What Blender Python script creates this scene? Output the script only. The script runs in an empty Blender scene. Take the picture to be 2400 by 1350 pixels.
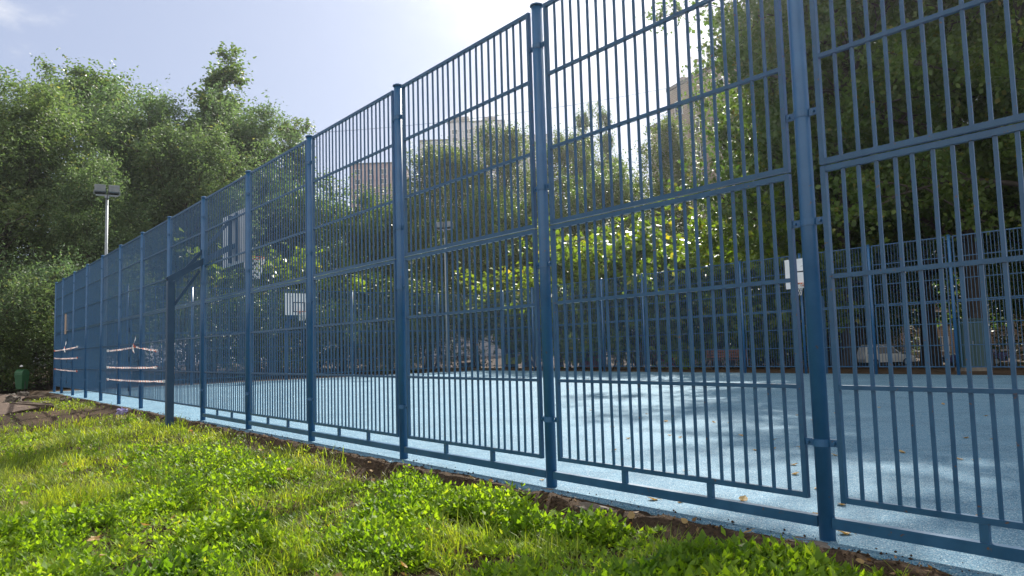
import bpy, bmesh, math, random
import numpy as np
from mathutils import Vector, Matrix, noise as mnoise
PI = math.pi
scene = bpy.context.scene
COL = scene.collection
random.seed(7)
RNG = np.random.default_rng(11)

# ------------------------------------------------------------------ helpers
class MB:
    """collects boxes, tubes and prisms; build() links them as ONE mesh object"""
    def __init__(s): s.v = []; s.f = []
    def add(s, vs, fs):
        o = len(s.v); s.v += [tuple(p) for p in vs]; s.f += [tuple(i + o for i in f) for f in fs]; return s
    def box(s, c, size, rot=None, top=1.0):
        hx, hy, hz = size[0] / 2, size[1] / 2, size[2] / 2
        vs = [Vector((x * hx * (top if z > 0 else 1), y * hy * (top if z > 0 else 1), z * hz)) for z in (-1, 1) for y in (-1, 1) for x in (-1, 1)]
        if rot is not None: vs = [rot @ p for p in vs]
        c = Vector(c)
        return s.add([p + c for p in vs], [(0, 2, 3, 1), (4, 5, 7, 6), (0, 1, 5, 4), (2, 6, 7, 3), (0, 4, 6, 2), (1, 3, 7, 5)])
    def beam(s, a, b, w, h):
        a = Vector(a); b = Vector(b); d = (b - a); L = d.length; d.normalize()
        up = Vector((0, 0, 1)) if abs(d.z) < .95 else Vector((0, 1, 0))
        x = d.cross(up).normalized(); u = x.cross(d).normalized()
        vs = [p + x * i * w / 2 + u * j * h / 2 for p in (a, b) for j in (-1, 1) for i in (-1, 1)]
        return s.add(vs, [(0, 1, 3, 2), (4, 6, 7, 5), (0, 4, 5, 1), (2, 3, 7, 6), (0, 2, 6, 4), (1, 5, 7, 3)])
    def tube(s, pts, rad, n=8, cap=True):
        pts = [Vector(p) for p in pts]
        if not hasattr(rad, '__len__'): rad = [rad] * len(pts)
        rings = []; prev = None
        for i, p in enumerate(pts):
            d = (pts[min(i + 1, len(pts) - 1)] - pts[max(i - 1, 0)])
            if d.length < 1e-9: d = Vector((0, 0, 1))
            d.normalize()
            if prev is None:
                prev = d.orthogonal().normalized()
            prev = (prev - d * prev.dot(d))
            if prev.length < 1e-6: prev = d.orthogonal()
            prev.normalize(); y = d.cross(prev)
            rings.append([p + (prev * math.cos(2 * PI * k / n) + y * math.sin(2 * PI * k / n)) * rad[i] for k in range(n)])
        vs = [q for r in rings for q in r]; fs = []
        for i in range(len(rings) - 1):
            for k in range(n):
                a = i * n + k; b = i * n + (k + 1) % n
                fs.append((a, b, b + n, a + n))
        if cap:
            fs.append(tuple(range(n - 1, -1, -1))); m = (len(rings) - 1) * n
            fs.append(tuple(range(m, m + n)))
        return s.add(vs, fs)
    def prism(s, poly, y0, y1, inset=None):
        """polygon in xz pushed along y; inset=(dx per point) shrinks nothing by default"""
        n = len(poly)
        vs = [(x, y0, z) for x, z in poly] + [(x, y1, z) for x, z in poly]
        fs = [tuple(range(n)), tuple(range(2 * n - 1, n - 1, -1))]
        for i in range(n):
            j = (i + 1) % n; fs.append((j, i, i + n, j + n))
        return s.add(vs, fs)
    def mesh(s, name, m=None, smooth=False):
        me = bpy.data.meshes.new(name); me.from_pydata(s.v, [], s.f)
        if m: me.materials.append(m)
        if smooth: me.polygons.foreach_set('use_smooth', [True] * len(me.polygons))
        me.validate(); me.update(); return me
    def build(s, name, m=None, parent=None, smooth=False, bevel=0, loc=None):
        o = bpy.data.objects.new(name, s.mesh(name, m, smooth)); COL.objects.link(o)
        if loc is not None: o.location = loc
        if parent is not None: o.parent = parent
        if bevel:
            b = o.modifiers.new('bevel', 'BEVEL'); b.width = bevel; b.segments = 2; b.limit_method = 'ANGLE'
        return o

def link(name, me, parent=None, loc=(0, 0, 0), rz=0, sc=None):
    o = bpy.data.objects.new(name, me); COL.objects.link(o); o.location = loc; o.rotation_euler = (0, 0, rz)
    if sc is not None: o.scale = sc if hasattr(sc, '__len__') else (sc, sc, sc)
    if parent is not None: o.parent = parent
    return o
def tag(o, label, cat, group=None, kind=None):
    o['label'] = label; o['category'] = cat
    if group: o['group'] = group
    if kind: o['kind'] = kind
    return o
def thing(name, label, cat, loc=(0, 0, 0), rz=0, group=None, sc=None):
    o = bpy.data.objects.new(name, None); COL.objects.link(o); o.location = loc; o.rotation_euler = (0, 0, rz)
    if sc is not None: o.scale = (sc, sc, sc)
    o.empty_display_size = .2
    return tag(o, label, cat, group)
def np_mesh(name, V, F, m):
    """V (n,3), F (k,4) quads"""
    me = bpy.data.meshes.new(name)
    V = np.ascontiguousarray(V, dtype=np.float32); F = np.ascontiguousarray(F, dtype=np.int32)
    me.vertices.add(len(V)); me.vertices.foreach_set('co', V.ravel())
    me.loops.add(F.size); me.loops.foreach_set('vertex_index', F.ravel())
    me.polygons.add(len(F)); me.polygons.foreach_set('loop_start', np.arange(0, F.size, F.shape[1], dtype=np.int32))
    me.materials.append(m); me.update(calc_edges=True); return me

# ------------------------------------------------------------------ materials
def nmat(name):
    m = bpy.data.materials.new(name); m.use_nodes = True
    nt = m.node_tree; nt.nodes.clear()
    out = nt.nodes.new('ShaderNodeOutputMaterial')
    return m, nt, out
def N(nt, t, **kw):
    n = nt.nodes.new(t)
    for k, v in kw.items():
        if k.startswith('i_'):
            key = k[2:]
            n.inputs[int(key) if key.isdigit() else key.replace('_', ' ')].default_value = v
        else: setattr(n, k, v)
    return n
def ramp(nt, fac, stops):
    r = N(nt, 'ShaderNodeValToRGB'); e = r.color_ramp.elements
    while len(e) < len(stops): e.new(.5)
    for k, (p, c) in enumerate(stops):
        e[k].position = p; e[k].color = (*c, 1) if len(c) == 3 else c
    nt.links.new(fac, r.inputs[0]); return r
def mixc(nt, fac, a, b, mode='MIX'):
    m = N(nt, 'ShaderNodeMix', data_type='RGBA', blend_type=mode)
    for s, v in ((0, fac), (6, a), (7, b)):
        if hasattr(v, 'is_output'): nt.links.new(v, m.inputs[s])
        else: m.inputs[s].default_value = v if not hasattr(v, '__len__') else (*v[:3], 1)
    return m.outputs[2]
def paint(name, c1, c2, rough=.45, scale=6, metal=0, bump=0, spec=.5, detail=6, spots=None):
    m, nt, out = nmat(name); b = N(nt, 'ShaderNodeBsdfPrincipled')
    tc = N(nt, 'ShaderNodeTexCoord')
    no = N(nt, 'ShaderNodeTexNoise', i_Scale=scale, i_Detail=detail, i_Roughness=.65); nt.links.new(tc.outputs['Object'], no.inputs['Vector'])
    col = ramp(nt, no.outputs[0], [(.3, c1), (.7, c2)]).outputs[0]
    if spots:
        n2 = N(nt, 'ShaderNodeTexNoise', i_Scale=spots[1], i_Detail=4); nt.links.new(tc.outputs['Object'], n2.inputs['Vector'])
        r2 = ramp(nt, n2.outputs[0], [(spots[2], (0, 0, 0)), (spots[2] + .05, (1, 1, 1))])
        col = mixc(nt, r2.outputs[0], col, spots[0])
    nt.links.new(col, b.inputs['Base Color'])
    rr = N(nt, 'ShaderNodeMapRange', i_3=rough - .08, i_4=rough + .1); nt.links.new(no.outputs[0], rr.inputs[0]); nt.links.new(rr.outputs[0], b.inputs['Roughness'])
    b.inputs['Metallic'].default_value = metal; b.inputs['Specular IOR Level'].default_value = spec
    if bump:
        bp = N(nt, 'ShaderNodeBump', i_Strength=bump, i_Distance=.02); nt.links.new(no.outputs[0], bp.inputs['Height']); nt.links.new(bp.outputs[0], b.inputs['Normal'])
    nt.links.new(b.outputs[0], out.inputs[0]); return m
def leafmat(name, c1, c2, c3, trans=.45, rough=.45, tint=(1.5, 1.5, .5), scale=.35, spec=.4, lo3=(.75, .8, .8)):
    m, nt, out = nmat(name)
    geo = N(nt, 'ShaderNodeNewGeometry'); tc = N(nt, 'ShaderNodeTexCoord'); oi = N(nt, 'ShaderNodeObjectInfo')
    no = N(nt, 'ShaderNodeTexNoise', i_Scale=scale, i_Detail=3); nt.links.new(tc.outputs['Object'], no.inputs['Vector'])
    r = ramp(nt, geo.outputs['Random Per Island'], [(0, c1), (.55, c2), (.93, c2), (1, c3)])
    r2 = ramp(nt, no.outputs[0], [(.3, lo3), (.7, (1.2, 1.15, 1.0))])
    col = mixc(nt, 1.0, r.outputs[0], r2.outputs[0], 'MULTIPLY')
    r3 = ramp(nt, oi.outputs['Random'], [(0, (.88, .95, 1.0)), (1, (1.1, 1.05, .9))])
    col = mixc(nt, 1.0, col, r3.outputs[0], 'MULTIPLY')
    b = N(nt, 'ShaderNodeBsdfPrincipled', i_Roughness=rough); b.inputs['Specular IOR Level'].default_value = spec
    nt.links.new(col, b.inputs['Base Color'])
    t = N(nt, 'ShaderNodeBsdfTranslucent')
    tcx = mixc(nt, 1.0, col, tint, 'MULTIPLY'); nt.links.new(tcx, t.inputs[0])
    mx = N(nt, 'ShaderNodeMixShader', i_0=trans); nt.links.new(b.outputs[0], mx.inputs[1]); nt.links.new(t.outputs[0], mx.inputs[2])
    nt.links.new(mx.outputs[0], out.inputs[0]); return m

M_blue = paint('blue_paint', (.012, .068, .150), (.026, .106, .212), .32, 5, spec=.5, spots=((.12, .07, .05), 30, .68))
M_blue_post = paint('blue_post_paint', (.012, .085, .20), (.027, .122, .27), .33, 4, spec=.55, spots=((.12, .07, .05), 22, .70))
M_dblue = paint('dark_blue_paint', (.014, .048, .10), (.022, .068, .13), .4, 5)
M_steel = paint('galvanised_steel', (.22, .25, .27), (.30, .33, .36), .5, 8, metal=.3)
M_white = paint('white_board', (.72, .74, .74), (.8, .81, .81), .45, 3, spots=((.5, .52, .52), 8, .66))
M_net = paint('white_cord', (.6, .6, .58), (.75, .75, .72), .8, 20)
M_orange = paint('orange_paint', (.5, .1, .02), (.6, .15, .03), .45, 5)
M_black = paint('black_marking', (.02, .02, .025), (.03, .03, .035), .6, 5)
M_concrete = paint('concrete', (.13, .115, .095), (.25, .225, .19), .9, 9, bump=.6)
M_slab = paint('weathered_slab', (.055, .036, .026), (.15, .10, .07), .9, 7, bump=.9, detail=10)
M_log = paint('dark_bark', (.05, .035, .022), (.11, .075, .05), .9, 9, bump=.9)
M_stone = paint('grey_stone', (.09, .075, .06), (.19, .165, .14), .9, 12, bump=.6)
M_bin = paint('green_bin_paint', (.012, .075, .03), (.02, .105, .04), .45, 4)
M_head = paint('grey_lamp_housing', (.13, .15, .16), (.19, .21, .22), .4, 6)
M_cab = paint('teal_cabinet_paint', (.02, .06, .065), (.03, .08, .085), .5, 3)
M_bag = paint('white_bag', (.7, .7, .7), (.82, .82, .84), .4, 10)
M_litter = paint('violet_wrapper', (.13, .08, .4), (.6, .58, .75), .3, 12)
M_car_w = paint('white_car_paint', (.62, .63, .64), (.7, .71, .71), .25, 2)
M_car_b = paint('dark_violet_car_paint', (.03, .025, .10), (.05, .04, .14), .25, 2)
M_glass = paint('dark_glass', (.015, .018, .02), (.03, .035, .04), .08, 2)
M_rubber = paint('tyre_rubber', (.015, .015, .015), (.03, .03, .03), .8, 10)
M_plastic = paint('black_plastic', (.02, .02, .02), (.035, .035, .035), .5, 10)
M_lamp = paint('headlight_glass', (.6, .62, .65), (.75, .77, .8), .12, 4)
M_red = paint('red_paint', (.38, .02, .03), (.5, .04, .045), .45, 4)
M_yelg = paint('lime_paint', (.3, .38, .03), (.4, .45, .05), .45, 4)
M_wood = paint('brown_bench_wood', (.12, .04, .02), (.2, .075, .035), .6, 6)
M_gbench = paint('green_bench_wood', (.03, .09, .05), (.05, .13, .07), .6, 6)
M_skin = paint('skin', (.45, .27, .2), (.52, .32, .24), .55, 10)
M_lilac = paint('lilac_cloth', (.30, .17, .36), (.38, .24, .44), .85, 12)
M_trous = paint('dark_trousers', (.02, .022, .03), (.035, .035, .05), .85, 12)
M_hair = paint('brown_hair', (.05, .03, .02), (.09, .055, .035), .6, 25)
M_bark = paint('bark', (.035, .028, .022), (.085, .068, .055), .95, 7, bump=.8)
M_birchbark = paint('birch_bark', (.3, .29, .27), (.5, .49, .46), .85, 3, spots=((.04, .035, .03), 9, .58))
M_beige = paint('beige_cardboard', (.36, .27, .2), (.45, .35, .27), .85, 3)
M_cable = paint('black_cable', (.02, .02, .02), (.03, .03, .03), .6, 5)

# striped barrier tape
M_tape, nt, out = nmat('barrier_tape')
tc = N(nt, 'ShaderNodeTexCoord'); w = N(nt, 'ShaderNodeTexWave', wave_type='BANDS', bands_direction='DIAGONAL', i_Scale=2.6)
nt.links.new(tc.outputs['Object'], w.inputs['Vector'])
r = ramp(nt, w.outputs[0], [(.70, (.84, .84, .83)), (.76, (.62, .16, .10))])
b = N(nt, 'ShaderNodeBsdfPrincipled', i_Roughness=.4); nt.links.new(r.outputs[0], b.inputs[0])
t = N(nt, 'ShaderNodeBsdfTranslucent'); nt.links.new(r.outputs[0], t.inputs[0])
mx = N(nt, 'ShaderNodeMixShader', i_0=.35); nt.links.new(b.outputs[0], mx.inputs[1]); nt.links.new(t.outputs[0], mx.inputs[2]); nt.links.new(mx.outputs[0], out.inputs[0])

# rubber court
M_court, nt, out = nmat('blue_rubber_granules')
tc = N(nt, 'ShaderNodeTexCoord')
vo = N(nt, 'ShaderNodeTexVoronoi', i_Scale=170.0); nt.links.new(tc.outputs['Object'], vo.inputs['Vector'])
vs_ = N(nt, 'ShaderNodeSeparateColor'); nt.links.new(vo.outputs['Color'], vs_.inputs[0])
r = ramp(nt, vs_.outputs[0], [(0, (.030, .090, .165)), (.3, (.070, .180, .275)), (.7, (.125, .250, .345)), (.9, (.22, .33, .40)), (1, (.48, .55, .57))])
n1 = N(nt, 'ShaderNodeTexNoise', i_Scale=.5, i_Detail=6); nt.links.new(tc.outputs['Object'], n1.inputs['Vector'])
r1 = ramp(nt, n1.outputs[0], [(.3, (.88, .9, .9)), (.7, (1.08, 1.06, 1.04))])
n3 = N(nt, 'ShaderNodeTexNoise', i_Scale=2.2, i_Detail=8, i_Roughness=.7); nt.links.new(tc.outputs['Object'], n3.inputs['Vector'])
r3 = ramp(nt, n3.outputs[0], [(.62, (1, 1, 1)), (.8, (.8, .8, .78))])
col = mixc(nt, 1.0, r.outputs[0], r1.outputs[0], 'MULTIPLY'); col = mixc(nt, 1.0, col, r3.outputs[0], 'MULTIPLY')
n5 = N(nt, 'ShaderNodeTexNoise', i_Scale=.9, i_Detail=9, i_Roughness=.75, i_Distortion=.6); nt.links.new(tc.outputs['Object'], n5.inputs['Vector'])
r5 = ramp(nt, n5.outputs[0], [(.50, (1, 1, 1)), (.56, (.82, .83, .84)), (.60, (1, 1, 1))]); col = mixc(nt, 1.0, col, r5.outputs[0], 'MULTIPLY')
b = N(nt, 'ShaderNodeBsdfPrincipled', i_Roughness=.8); b.inputs['Specular IOR Level'].default_value = .2
nt.links.new(col, b.inputs[0])
n2 = N(nt, 'ShaderNodeTexNoise', i_Scale=140.0, i_Detail=2); nt.links.new(tc.outputs['Object'], n2.inputs['Vector'])
bp = N(nt, 'ShaderNodeBump', i_Strength=.8, i_Distance=.006); nt.links.new(n2.outputs[0], bp.inputs['Height']); nt.links.new(bp.outputs[0], b.inputs['Normal'])
nt.links.new(b.outputs[0], out.inputs[0])

# soil / ground
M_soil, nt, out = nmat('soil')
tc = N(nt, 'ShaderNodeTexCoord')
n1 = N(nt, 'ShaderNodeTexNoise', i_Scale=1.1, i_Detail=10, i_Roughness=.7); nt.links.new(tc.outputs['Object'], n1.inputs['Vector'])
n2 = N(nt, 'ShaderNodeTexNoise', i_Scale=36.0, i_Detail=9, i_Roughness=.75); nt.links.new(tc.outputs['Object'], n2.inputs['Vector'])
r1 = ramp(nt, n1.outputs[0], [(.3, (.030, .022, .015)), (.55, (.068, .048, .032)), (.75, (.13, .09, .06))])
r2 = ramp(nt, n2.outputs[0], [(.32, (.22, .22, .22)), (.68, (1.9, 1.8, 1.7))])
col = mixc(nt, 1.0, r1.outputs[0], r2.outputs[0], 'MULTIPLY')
b = N(nt, 'ShaderNodeBsdfPrincipled', i_Roughness=.95); b.inputs['Specular IOR Level'].default_value = .15
nt.links.new(col, b.inputs[0])
bp = N(nt, 'ShaderNodeBump', i_Strength=.9, i_Distance=.03); nt.links.new(n2.outputs[0], bp.inputs['Height']); nt.links.new(bp.outputs[0], b.inputs['Normal'])
nt.links.new(b.outputs[0], out.inputs[0])

def brickmat(name, c1, c2, mortar, sc, bw=.5, rh=.25, ms=.015):
    m, nt, out = nmat(name); tc = N(nt, 'ShaderNodeTexCoord')
    mp = N(nt, 'ShaderNodeMapping'); mp.inputs['Rotation'].default_value = (PI / 2, 0, 0)
    nt.links.new(tc.outputs['Object'], mp.inputs[0])
    br = N(nt, 'ShaderNodeTexBrick', i_Scale=sc); br.inputs['Color1'].default_value = (*c1, 1); br.inputs['Color2'].default_value = (*c2, 1); br.inputs['Mortar'].default_value = (*mortar, 1)
    br.inputs['Mortar Size'].default_value = ms; br.inputs['Brick Width'].default_value = bw; br.inputs['Row Height'].default_value = rh
    nt.links.new(mp.outputs[0], br.inputs['Vector'])
    no = N(nt, 'ShaderNodeTexNoise', i_Scale=.4, i_Detail=6); nt.links.new(tc.outputs['Object'], no.inputs['Vector'])
    r = ramp(nt, no.outputs[0], [(.3, (.85, .85, .85)), (.7, (1.12, 1.1, 1.08))])
    col = mixc(nt, 1.0, br.outputs[0], r.outputs[0], 'MULTIPLY')
    b = N(nt, 'ShaderNodeBsdfPrincipled', i_Roughness=.9); nt.links.new(col, b.inputs[0]); nt.links.new(b.outputs[0], out.inputs[0]); return m
M_tan = brickmat('tan_brick', (.29, .225, .17), (.24, .185, .14), (.34, .29, .25), 1.0, .6, .24, .03)
M_greyp = brickmat('grey_panels', (.40, .41, .45), (.36, .37, .42), (.2, .2, .23), 1.0, 3.4, 2.9, .08)
M_brownp = brickmat('brown_panels', (.33, .25, .25), (.30, .22, .23), (.2, .15, .15), 1.0, 3.2, 2.8, .06)
M_frame = paint('white_window_frame', (.6, .61, .62), (.7, .71, .72), .5, 4)
M_roof = paint('dark_roof', (.05, .05, .05), (.08, .08, .08), .8, 4)

L_will = leafmat('willow_leaf', (.100, .155, .088), (.150, .210, .125), (.28, .26, .12), .42, .55, spec=.25, tint=(1.25, 1.4, .7))
L_pop = leafmat('poplar_leaf', (.070, .130, .060), (.110, .175, .080), (.20, .17, .04), .42, .4)
L_lin = leafmat('linden_leaf', (.070, .130, .036), (.115, .180, .050), (.21, .18, .04), .42, .45, tint=(1.3, 1.45, .45))
L_bir = leafmat('birch_leaf', (.065, .115, .034), (.11, .16, .045), (.24, .20, .04), .45, .45)
L_bush = leafmat('maple_bush_leaf', (.080, .145, .024), (.15, .22, .032), (.40, .34, .05), .48, .4, tint=(1.7, 1.6, .4))
L_dark = leafmat('dark_shrub_leaf', (.045, .085, .028), (.075, .125, .04), (.1, .1, .03), .35, .5)
L_weed = leafmat('weed_leaf', (.165, .275, .034), (.26, .385, .046), (.36, .38, .09), .58, .55, spec=.25, tint=(1.55, 1.5, .35), scale=1.7, lo3=(.38, .52, .5))
L_grass = leafmat('grass_blade', (.20, .30, .042), (.33, .42, .06), (.48, .42, .18), .58, .45, tint=(1.5, 1.4, .4), scale=1.7, lo3=(.42, .55, .5))
L_fall = leafmat('dry_leaf', (.30, .17, .08), (.42, .28, .13), (.45, .34, .06), .3, .6, tint=(1.2, 1, .6))
L_litter = leafmat('leaf_litter', (.10, .06, .035), (.20, .12, .06), (.36, .20, .07), .25, .7, tint=(1.2, 1, .6))

# ------------------------------------------------------------------ camera, sun, sky
C0 = Vector((2.4037, -4.3403, 1.2078))
F = Vector((-.77553535, .62610971, .08081799)); R = Vector((.62612296, .7792093, -.02833553)); U = Vector((.08071528, -.02862679, .99632603))
cd = bpy.data.cameras.new('camera'); cam = bpy.data.objects.new('camera', cd); COL.objects.link(cam)
cam.matrix_world = Matrix(((R.x, U.x, -F.x, C0.x), (R.y, U.y, -F.y, C0.y), (R.z, U.z, -F.z, C0.z), (0, 0, 0, 1)))
cd.sensor_width = 36; cd.lens = 26.05; cd.clip_start = .05; cd.clip_end = 3000
scene.camera = cam
SUN_H, SUN_E = math.radians(-34), math.radians(40)          # heading from +Y towards +X, elevation
sd = Vector((math.sin(SUN_H) * math.cos(SUN_E), math.cos(SUN_H) * math.cos(SUN_E), math.sin(SUN_E)))
ld = bpy.data.lights.new('sun', 'SUN'); ld.energy = 5.0; ld.angle = math.radians(.53); ld.color = (1, .95, .86)
lo = bpy.data.objects.new('sun', ld); COL.objects.link(lo); lo.rotation_euler = sd.to_track_quat('Z', 'Y').to_euler(); lo.location = (0, 0, 60)
wd = bpy.data.worlds.new('World'); scene.world = wd; wd.use_nodes = True
nt = wd.node_tree; nt.nodes.clear()
out = N(nt, 'ShaderNodeOutputWorld'); bg = N(nt, 'ShaderNodeBackground'); bg.inputs[1].default_value = .085
sky = N(nt, 'ShaderNodeTexSky', sky_type='NISHITA', sun_disc=False, sun_elevation=SUN_E, sun_rotation=SUN_H, air_density=1.0, dust_density=1.0, ozone_density=1.6, altitude=150)
tc = N(nt, 'ShaderNodeTexCoord'); sp = N(nt, 'ShaderNodeSeparateXYZ'); nt.links.new(tc.outputs['Generated'], sp.inputs[0])
zz = N(nt, 'ShaderNodeMath', operation='ADD', i_1=.22); nt.links.new(sp.outputs[2], zz.inputs[0])
dx = N(nt, 'ShaderNodeMath', operation='DIVIDE'); nt.links.new(sp.outputs[0], dx.inputs[0]); nt.links.new(zz.outputs[0], dx.inputs[1])
dy = N(nt, 'ShaderNodeMath', operation='DIVIDE'); nt.links.new(sp.outputs[1], dy.inputs[0]); nt.links.new(zz.outputs[0], dy.inputs[1])
cb = N(nt, 'ShaderNodeCombineXYZ'); nt.links.new(dx.outputs[0], cb.inputs[0]); nt.links.new(dy.outputs[0], cb.inputs[1])
cn = N(nt, 'ShaderNodeTexNoise', i_Scale=1.5, i_Detail=8, i_Roughness=.58); nt.links.new(cb.outputs[0], cn.inputs['Vector'])
dt = N(nt, 'ShaderNodeVectorMath', operation='DOT_PRODUCT'); nt.links.new(tc.outputs['Generated'], dt.inputs[0]); dt.inputs[1].default_value = sd
near = N(nt, 'ShaderNodeMapRange', interpolation_type='SMOOTHSTEP', i_1=.84, i_2=.985, i_3=0.0, i_4=.36); nt.links.new(dt.outputs['Value'], near.inputs[0])
sm = N(nt, 'ShaderNodeMath', operation='ADD'); nt.links.new(cn.outputs[0], sm.inputs[0]); nt.links.new(near.outputs[0], sm.inputs[1])
cm = N(nt, 'ShaderNodeMapRange', interpolation_type='SMOOTHSTEP', i_1=.60, i_2=1.0, i_3=0.0, i_4=.85); nt.links.new(sm.outputs[0], cm.inputs[0])
cn2 = N(nt, 'ShaderNodeTexNoise', i_Scale=4.0, i_Detail=6); nt.links.new(cb.outputs[0], cn2.inputs['Vector'])
cc = ramp(nt, cn2.outputs[0], [(.35, (4.3, 4.5, 4.9)), (.6, (6.2, 6.3, 6.4))])
veil = mixc(nt, .74, sky.outputs[0], (2.55, 2.85, 3.9))             # thin high cloud over the whole sky
skyc = mixc(nt, cm.outputs[0], veil, cc.outputs[0])
# broken bright clouds added to the unseen sky behind the viewer as fill light
bd = N(nt, 'ShaderNodeVectorMath', operation='DOT_PRODUCT'); nt.links.new(tc.outputs['Generated'], bd.inputs[0]); bd.inputs[1].default_value = (.68, -.62, .38)
bm_ = N(nt, 'ShaderNodeMapRange', interpolation_type='SMOOTHSTEP', i_1=-.05, i_2=.45, i_3=0.0, i_4=.34); nt.links.new(bd.outputs['Value'], bm_.inputs[0])
bs = N(nt, 'ShaderNodeMath', operation='ADD'); nt.links.new(cn.outputs[0], bs.inputs[0]); nt.links.new(bm_.outputs[0], bs.inputs[1])
bc = N(nt, 'ShaderNodeMapRange', interpolation_type='SMOOTHSTEP', i_1=.62, i_2=.8, i_3=0.0, i_4=1.0); nt.links.new(bs.outputs[0], bc.inputs[0])
skyc = mixc(nt, bc.outputs[0], skyc, (6.6, 6.5, 6.4))
nt.links.new(skyc, bg.inputs[0]); nt.links.new(bg.outputs[0], out.inputs[0])
scene.view_settings.view_transform = 'Standard'; scene.view_settings.look = 'None'; scene.view_settings.exposure = 1.05; scene.view_settings.gamma = 1
scene.cycles.max_bounces = 8; scene.cycles.transparent_max_bounces = 8; scene.cycles.diffuse_bounces = 4; scene.cycles.transmission_bounces = 6
scene.cycles.caustics_reflective = False; scene.cycles.caustics_refractive = False
scene.cycles.sample_clamp_indirect = 6

# ------------------------------------------------------------------ ground and court
def sstep(a, b, x):
    t = np.clip((x - a) / (b - a), 0, 1); return t * t * (3 - 2 * t)
def vnoise(x, y, sc, seed=0):
    """smooth value noise on the plane"""
    u = x * sc + seed * 17.3; w = y * sc + seed * 9.1
    iu = np.floor(u); iw = np.floor(w); fu = u - iu; fw = w - iw; fu = fu * fu * (3 - 2 * fu); fw = fw * fw * (3 - 2 * fw)
    h = lambda a, b: np.modf(np.abs(np.sin(a * 127.1 + b * 311.7 + seed * 74.7) * 43758.5453))[0]
    return (h(iu, iw) * (1 - fu) + h(iu + 1, iw) * fu) * (1 - fw) + (h(iu, iw + 1) * (1 - fu) + h(iu + 1, iw + 1) * fu) * fw
def ground_z(x, y):
    x = np.asarray(x, float); y = np.asarray(y, float); s = -y
    z = -.03 + .022 * sstep(.08, .14, s) - .12 * sstep(.20, .46, s) - .14 * sstep(.5, 5, s)
    z = z - 1.12 * sstep(21, 60, y) - .10 * sstep(32, 40, -x) * (y > -3)
    k = np.clip((s - .06) / .3, 0, 1); near_ = ((x > -40) & (x < 8) & (y > -12) & (y < .3)).astype(float)
    b = .07 * (vnoise(x, y, .7, 71) - .5) + .045 * (vnoise(x, y, 2.3, 72) - .5)
    rough = (.030 * (vnoise(x, y, 6.1, 73) - .5) + .022 * (vnoise(x, y, 13.7, 74) - .5)) * np.clip((s - .02) / .08, 0, 1) * near_
    b = b * k * near_
    return z + b + rough
def axis(parts):
    a = []
    for lo_, hi, st in parts: a += list(np.arange(lo_, hi - 1e-6, st))
    a.append(parts[-1][1]); return np.array(a)
xs = axis([(-400, -200, 50), (-200, -50, 10), (-50, -24, .6), (-24, -10, .2), (-10, 6, .07), (6, 20, 1), (20, 200, 20), (200, 400, 50)])
ys = axis([(-300, -100, 50), (-100, -10, 10), (-10, -6, .3), (-6, .2, .06), (.2, 1, .2), (1, 20, 3), (20, 64, 2), (64, 200, 15), (200, 400, 50)])
X, Y = np.meshgrid(xs, ys); V = np.stack([X, Y, ground_z(X, Y)], -1).reshape(-1, 3)
nx, ny = len(xs), len(ys); i = np.arange(nx * ny).reshape(ny, nx)
Fq = np.stack([i[:-1, :-1], i[:-1, 1:], i[1:, 1:], i[1:, :-1]], -1).reshape(-1, 4)
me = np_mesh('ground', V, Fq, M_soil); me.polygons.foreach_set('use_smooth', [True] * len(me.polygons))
o = link('ground', me); o['kind'] = 'structure'

mb = MB(); top = []; n = 760
for k in range(n + 1):
    x = -32.0 + 44.0 * k / n
    e = -.13 + .05 * mnoise.noise(Vector((x * .9, 3, 0))) + .045 * mnoise.noise(Vector((x * 4.1, 9, 0))) + .02 * mnoise.noise(Vector((x * 15, 1, 0)))
    top.append((x, e))
vs = [];
for x, e in top: vs += [(x, e - .025, -.07), (x, e - .012, -.012), (x, e + .02, 0), (x, 20.78, 0), (x, 20.8, -.05)]
fs = []
for k in range(n):
    a = k * 5
    for j in range(4): fs.append((a + j, a + 5 + j, a + 6 + j, a + 1 + j))
o = mb.add(vs, fs).build('court_surface', M_court); o['kind'] = 'structure'

# ------------------------------------------------------------------ the fence
ZL = (.25, .917, 1.588, 2.252); ZU = (2.300, 2.965, 3.637, 4.275)
def panel_mb(w, zs, x0=0.0, jit=0, bent=0, rnd=random, st=.032, bw=.021):
    """frame, rails and bars of one welded panel of width w, starting at x0"""
    mb = MB(); a, b = x0, x0 + w
    for x in (a + st / 2, b - st / 2): mb.box((x, 0, (zs[0] + zs[3]) / 2), (st, .034, zs[3] - zs[0] + .036))
    for k, z in enumerate(zs):
        h = .034 if k in (0, 3) else .026
        mb.box(((a + b) / 2, 0, z), (w - 2 * st - .002, .031 if k in (0, 3) else .029, h))
    n = max(2, round((w - 2 * st) / .099)); sp_ = (w - 2 * st) / n
    for i in range(1, n):
        x = a + st + sp_ * i; j0 = rnd.uniform(-1, 1) * jit; j1 = rnd.uniform(-1, 1) * jit
        if bent and i <= 4: j0 += -.045 * (5 - i) / 4 if i > 1 else -.02
        mb.beam((x + j0, 0, zs[0] + .017), (x + j0 * .3, 0, zs[1]), .024, .014) if bent else None
        mb.beam((x + (j0 * .3 if bent else j0), 0, zs[1] if bent else zs[0] + .017), (x + j1, 0, zs[3] - .017), bw, .0125)
    return mb
POST_R = .048
def post_mesh(H=4.31):
    return MB().tube([(0, 0, -.3), (0, 0, H)], POST_R, 16).mesh('fence_post', M_blue_post, True)
def cap_mesh(H=4.31):
    return MB().tube([(0, 0, H), (0, 0, H + .012), (0, 0, H + .03)], [.062, .062, .03], 16).mesh('post_cap', M_blue_post)
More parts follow.
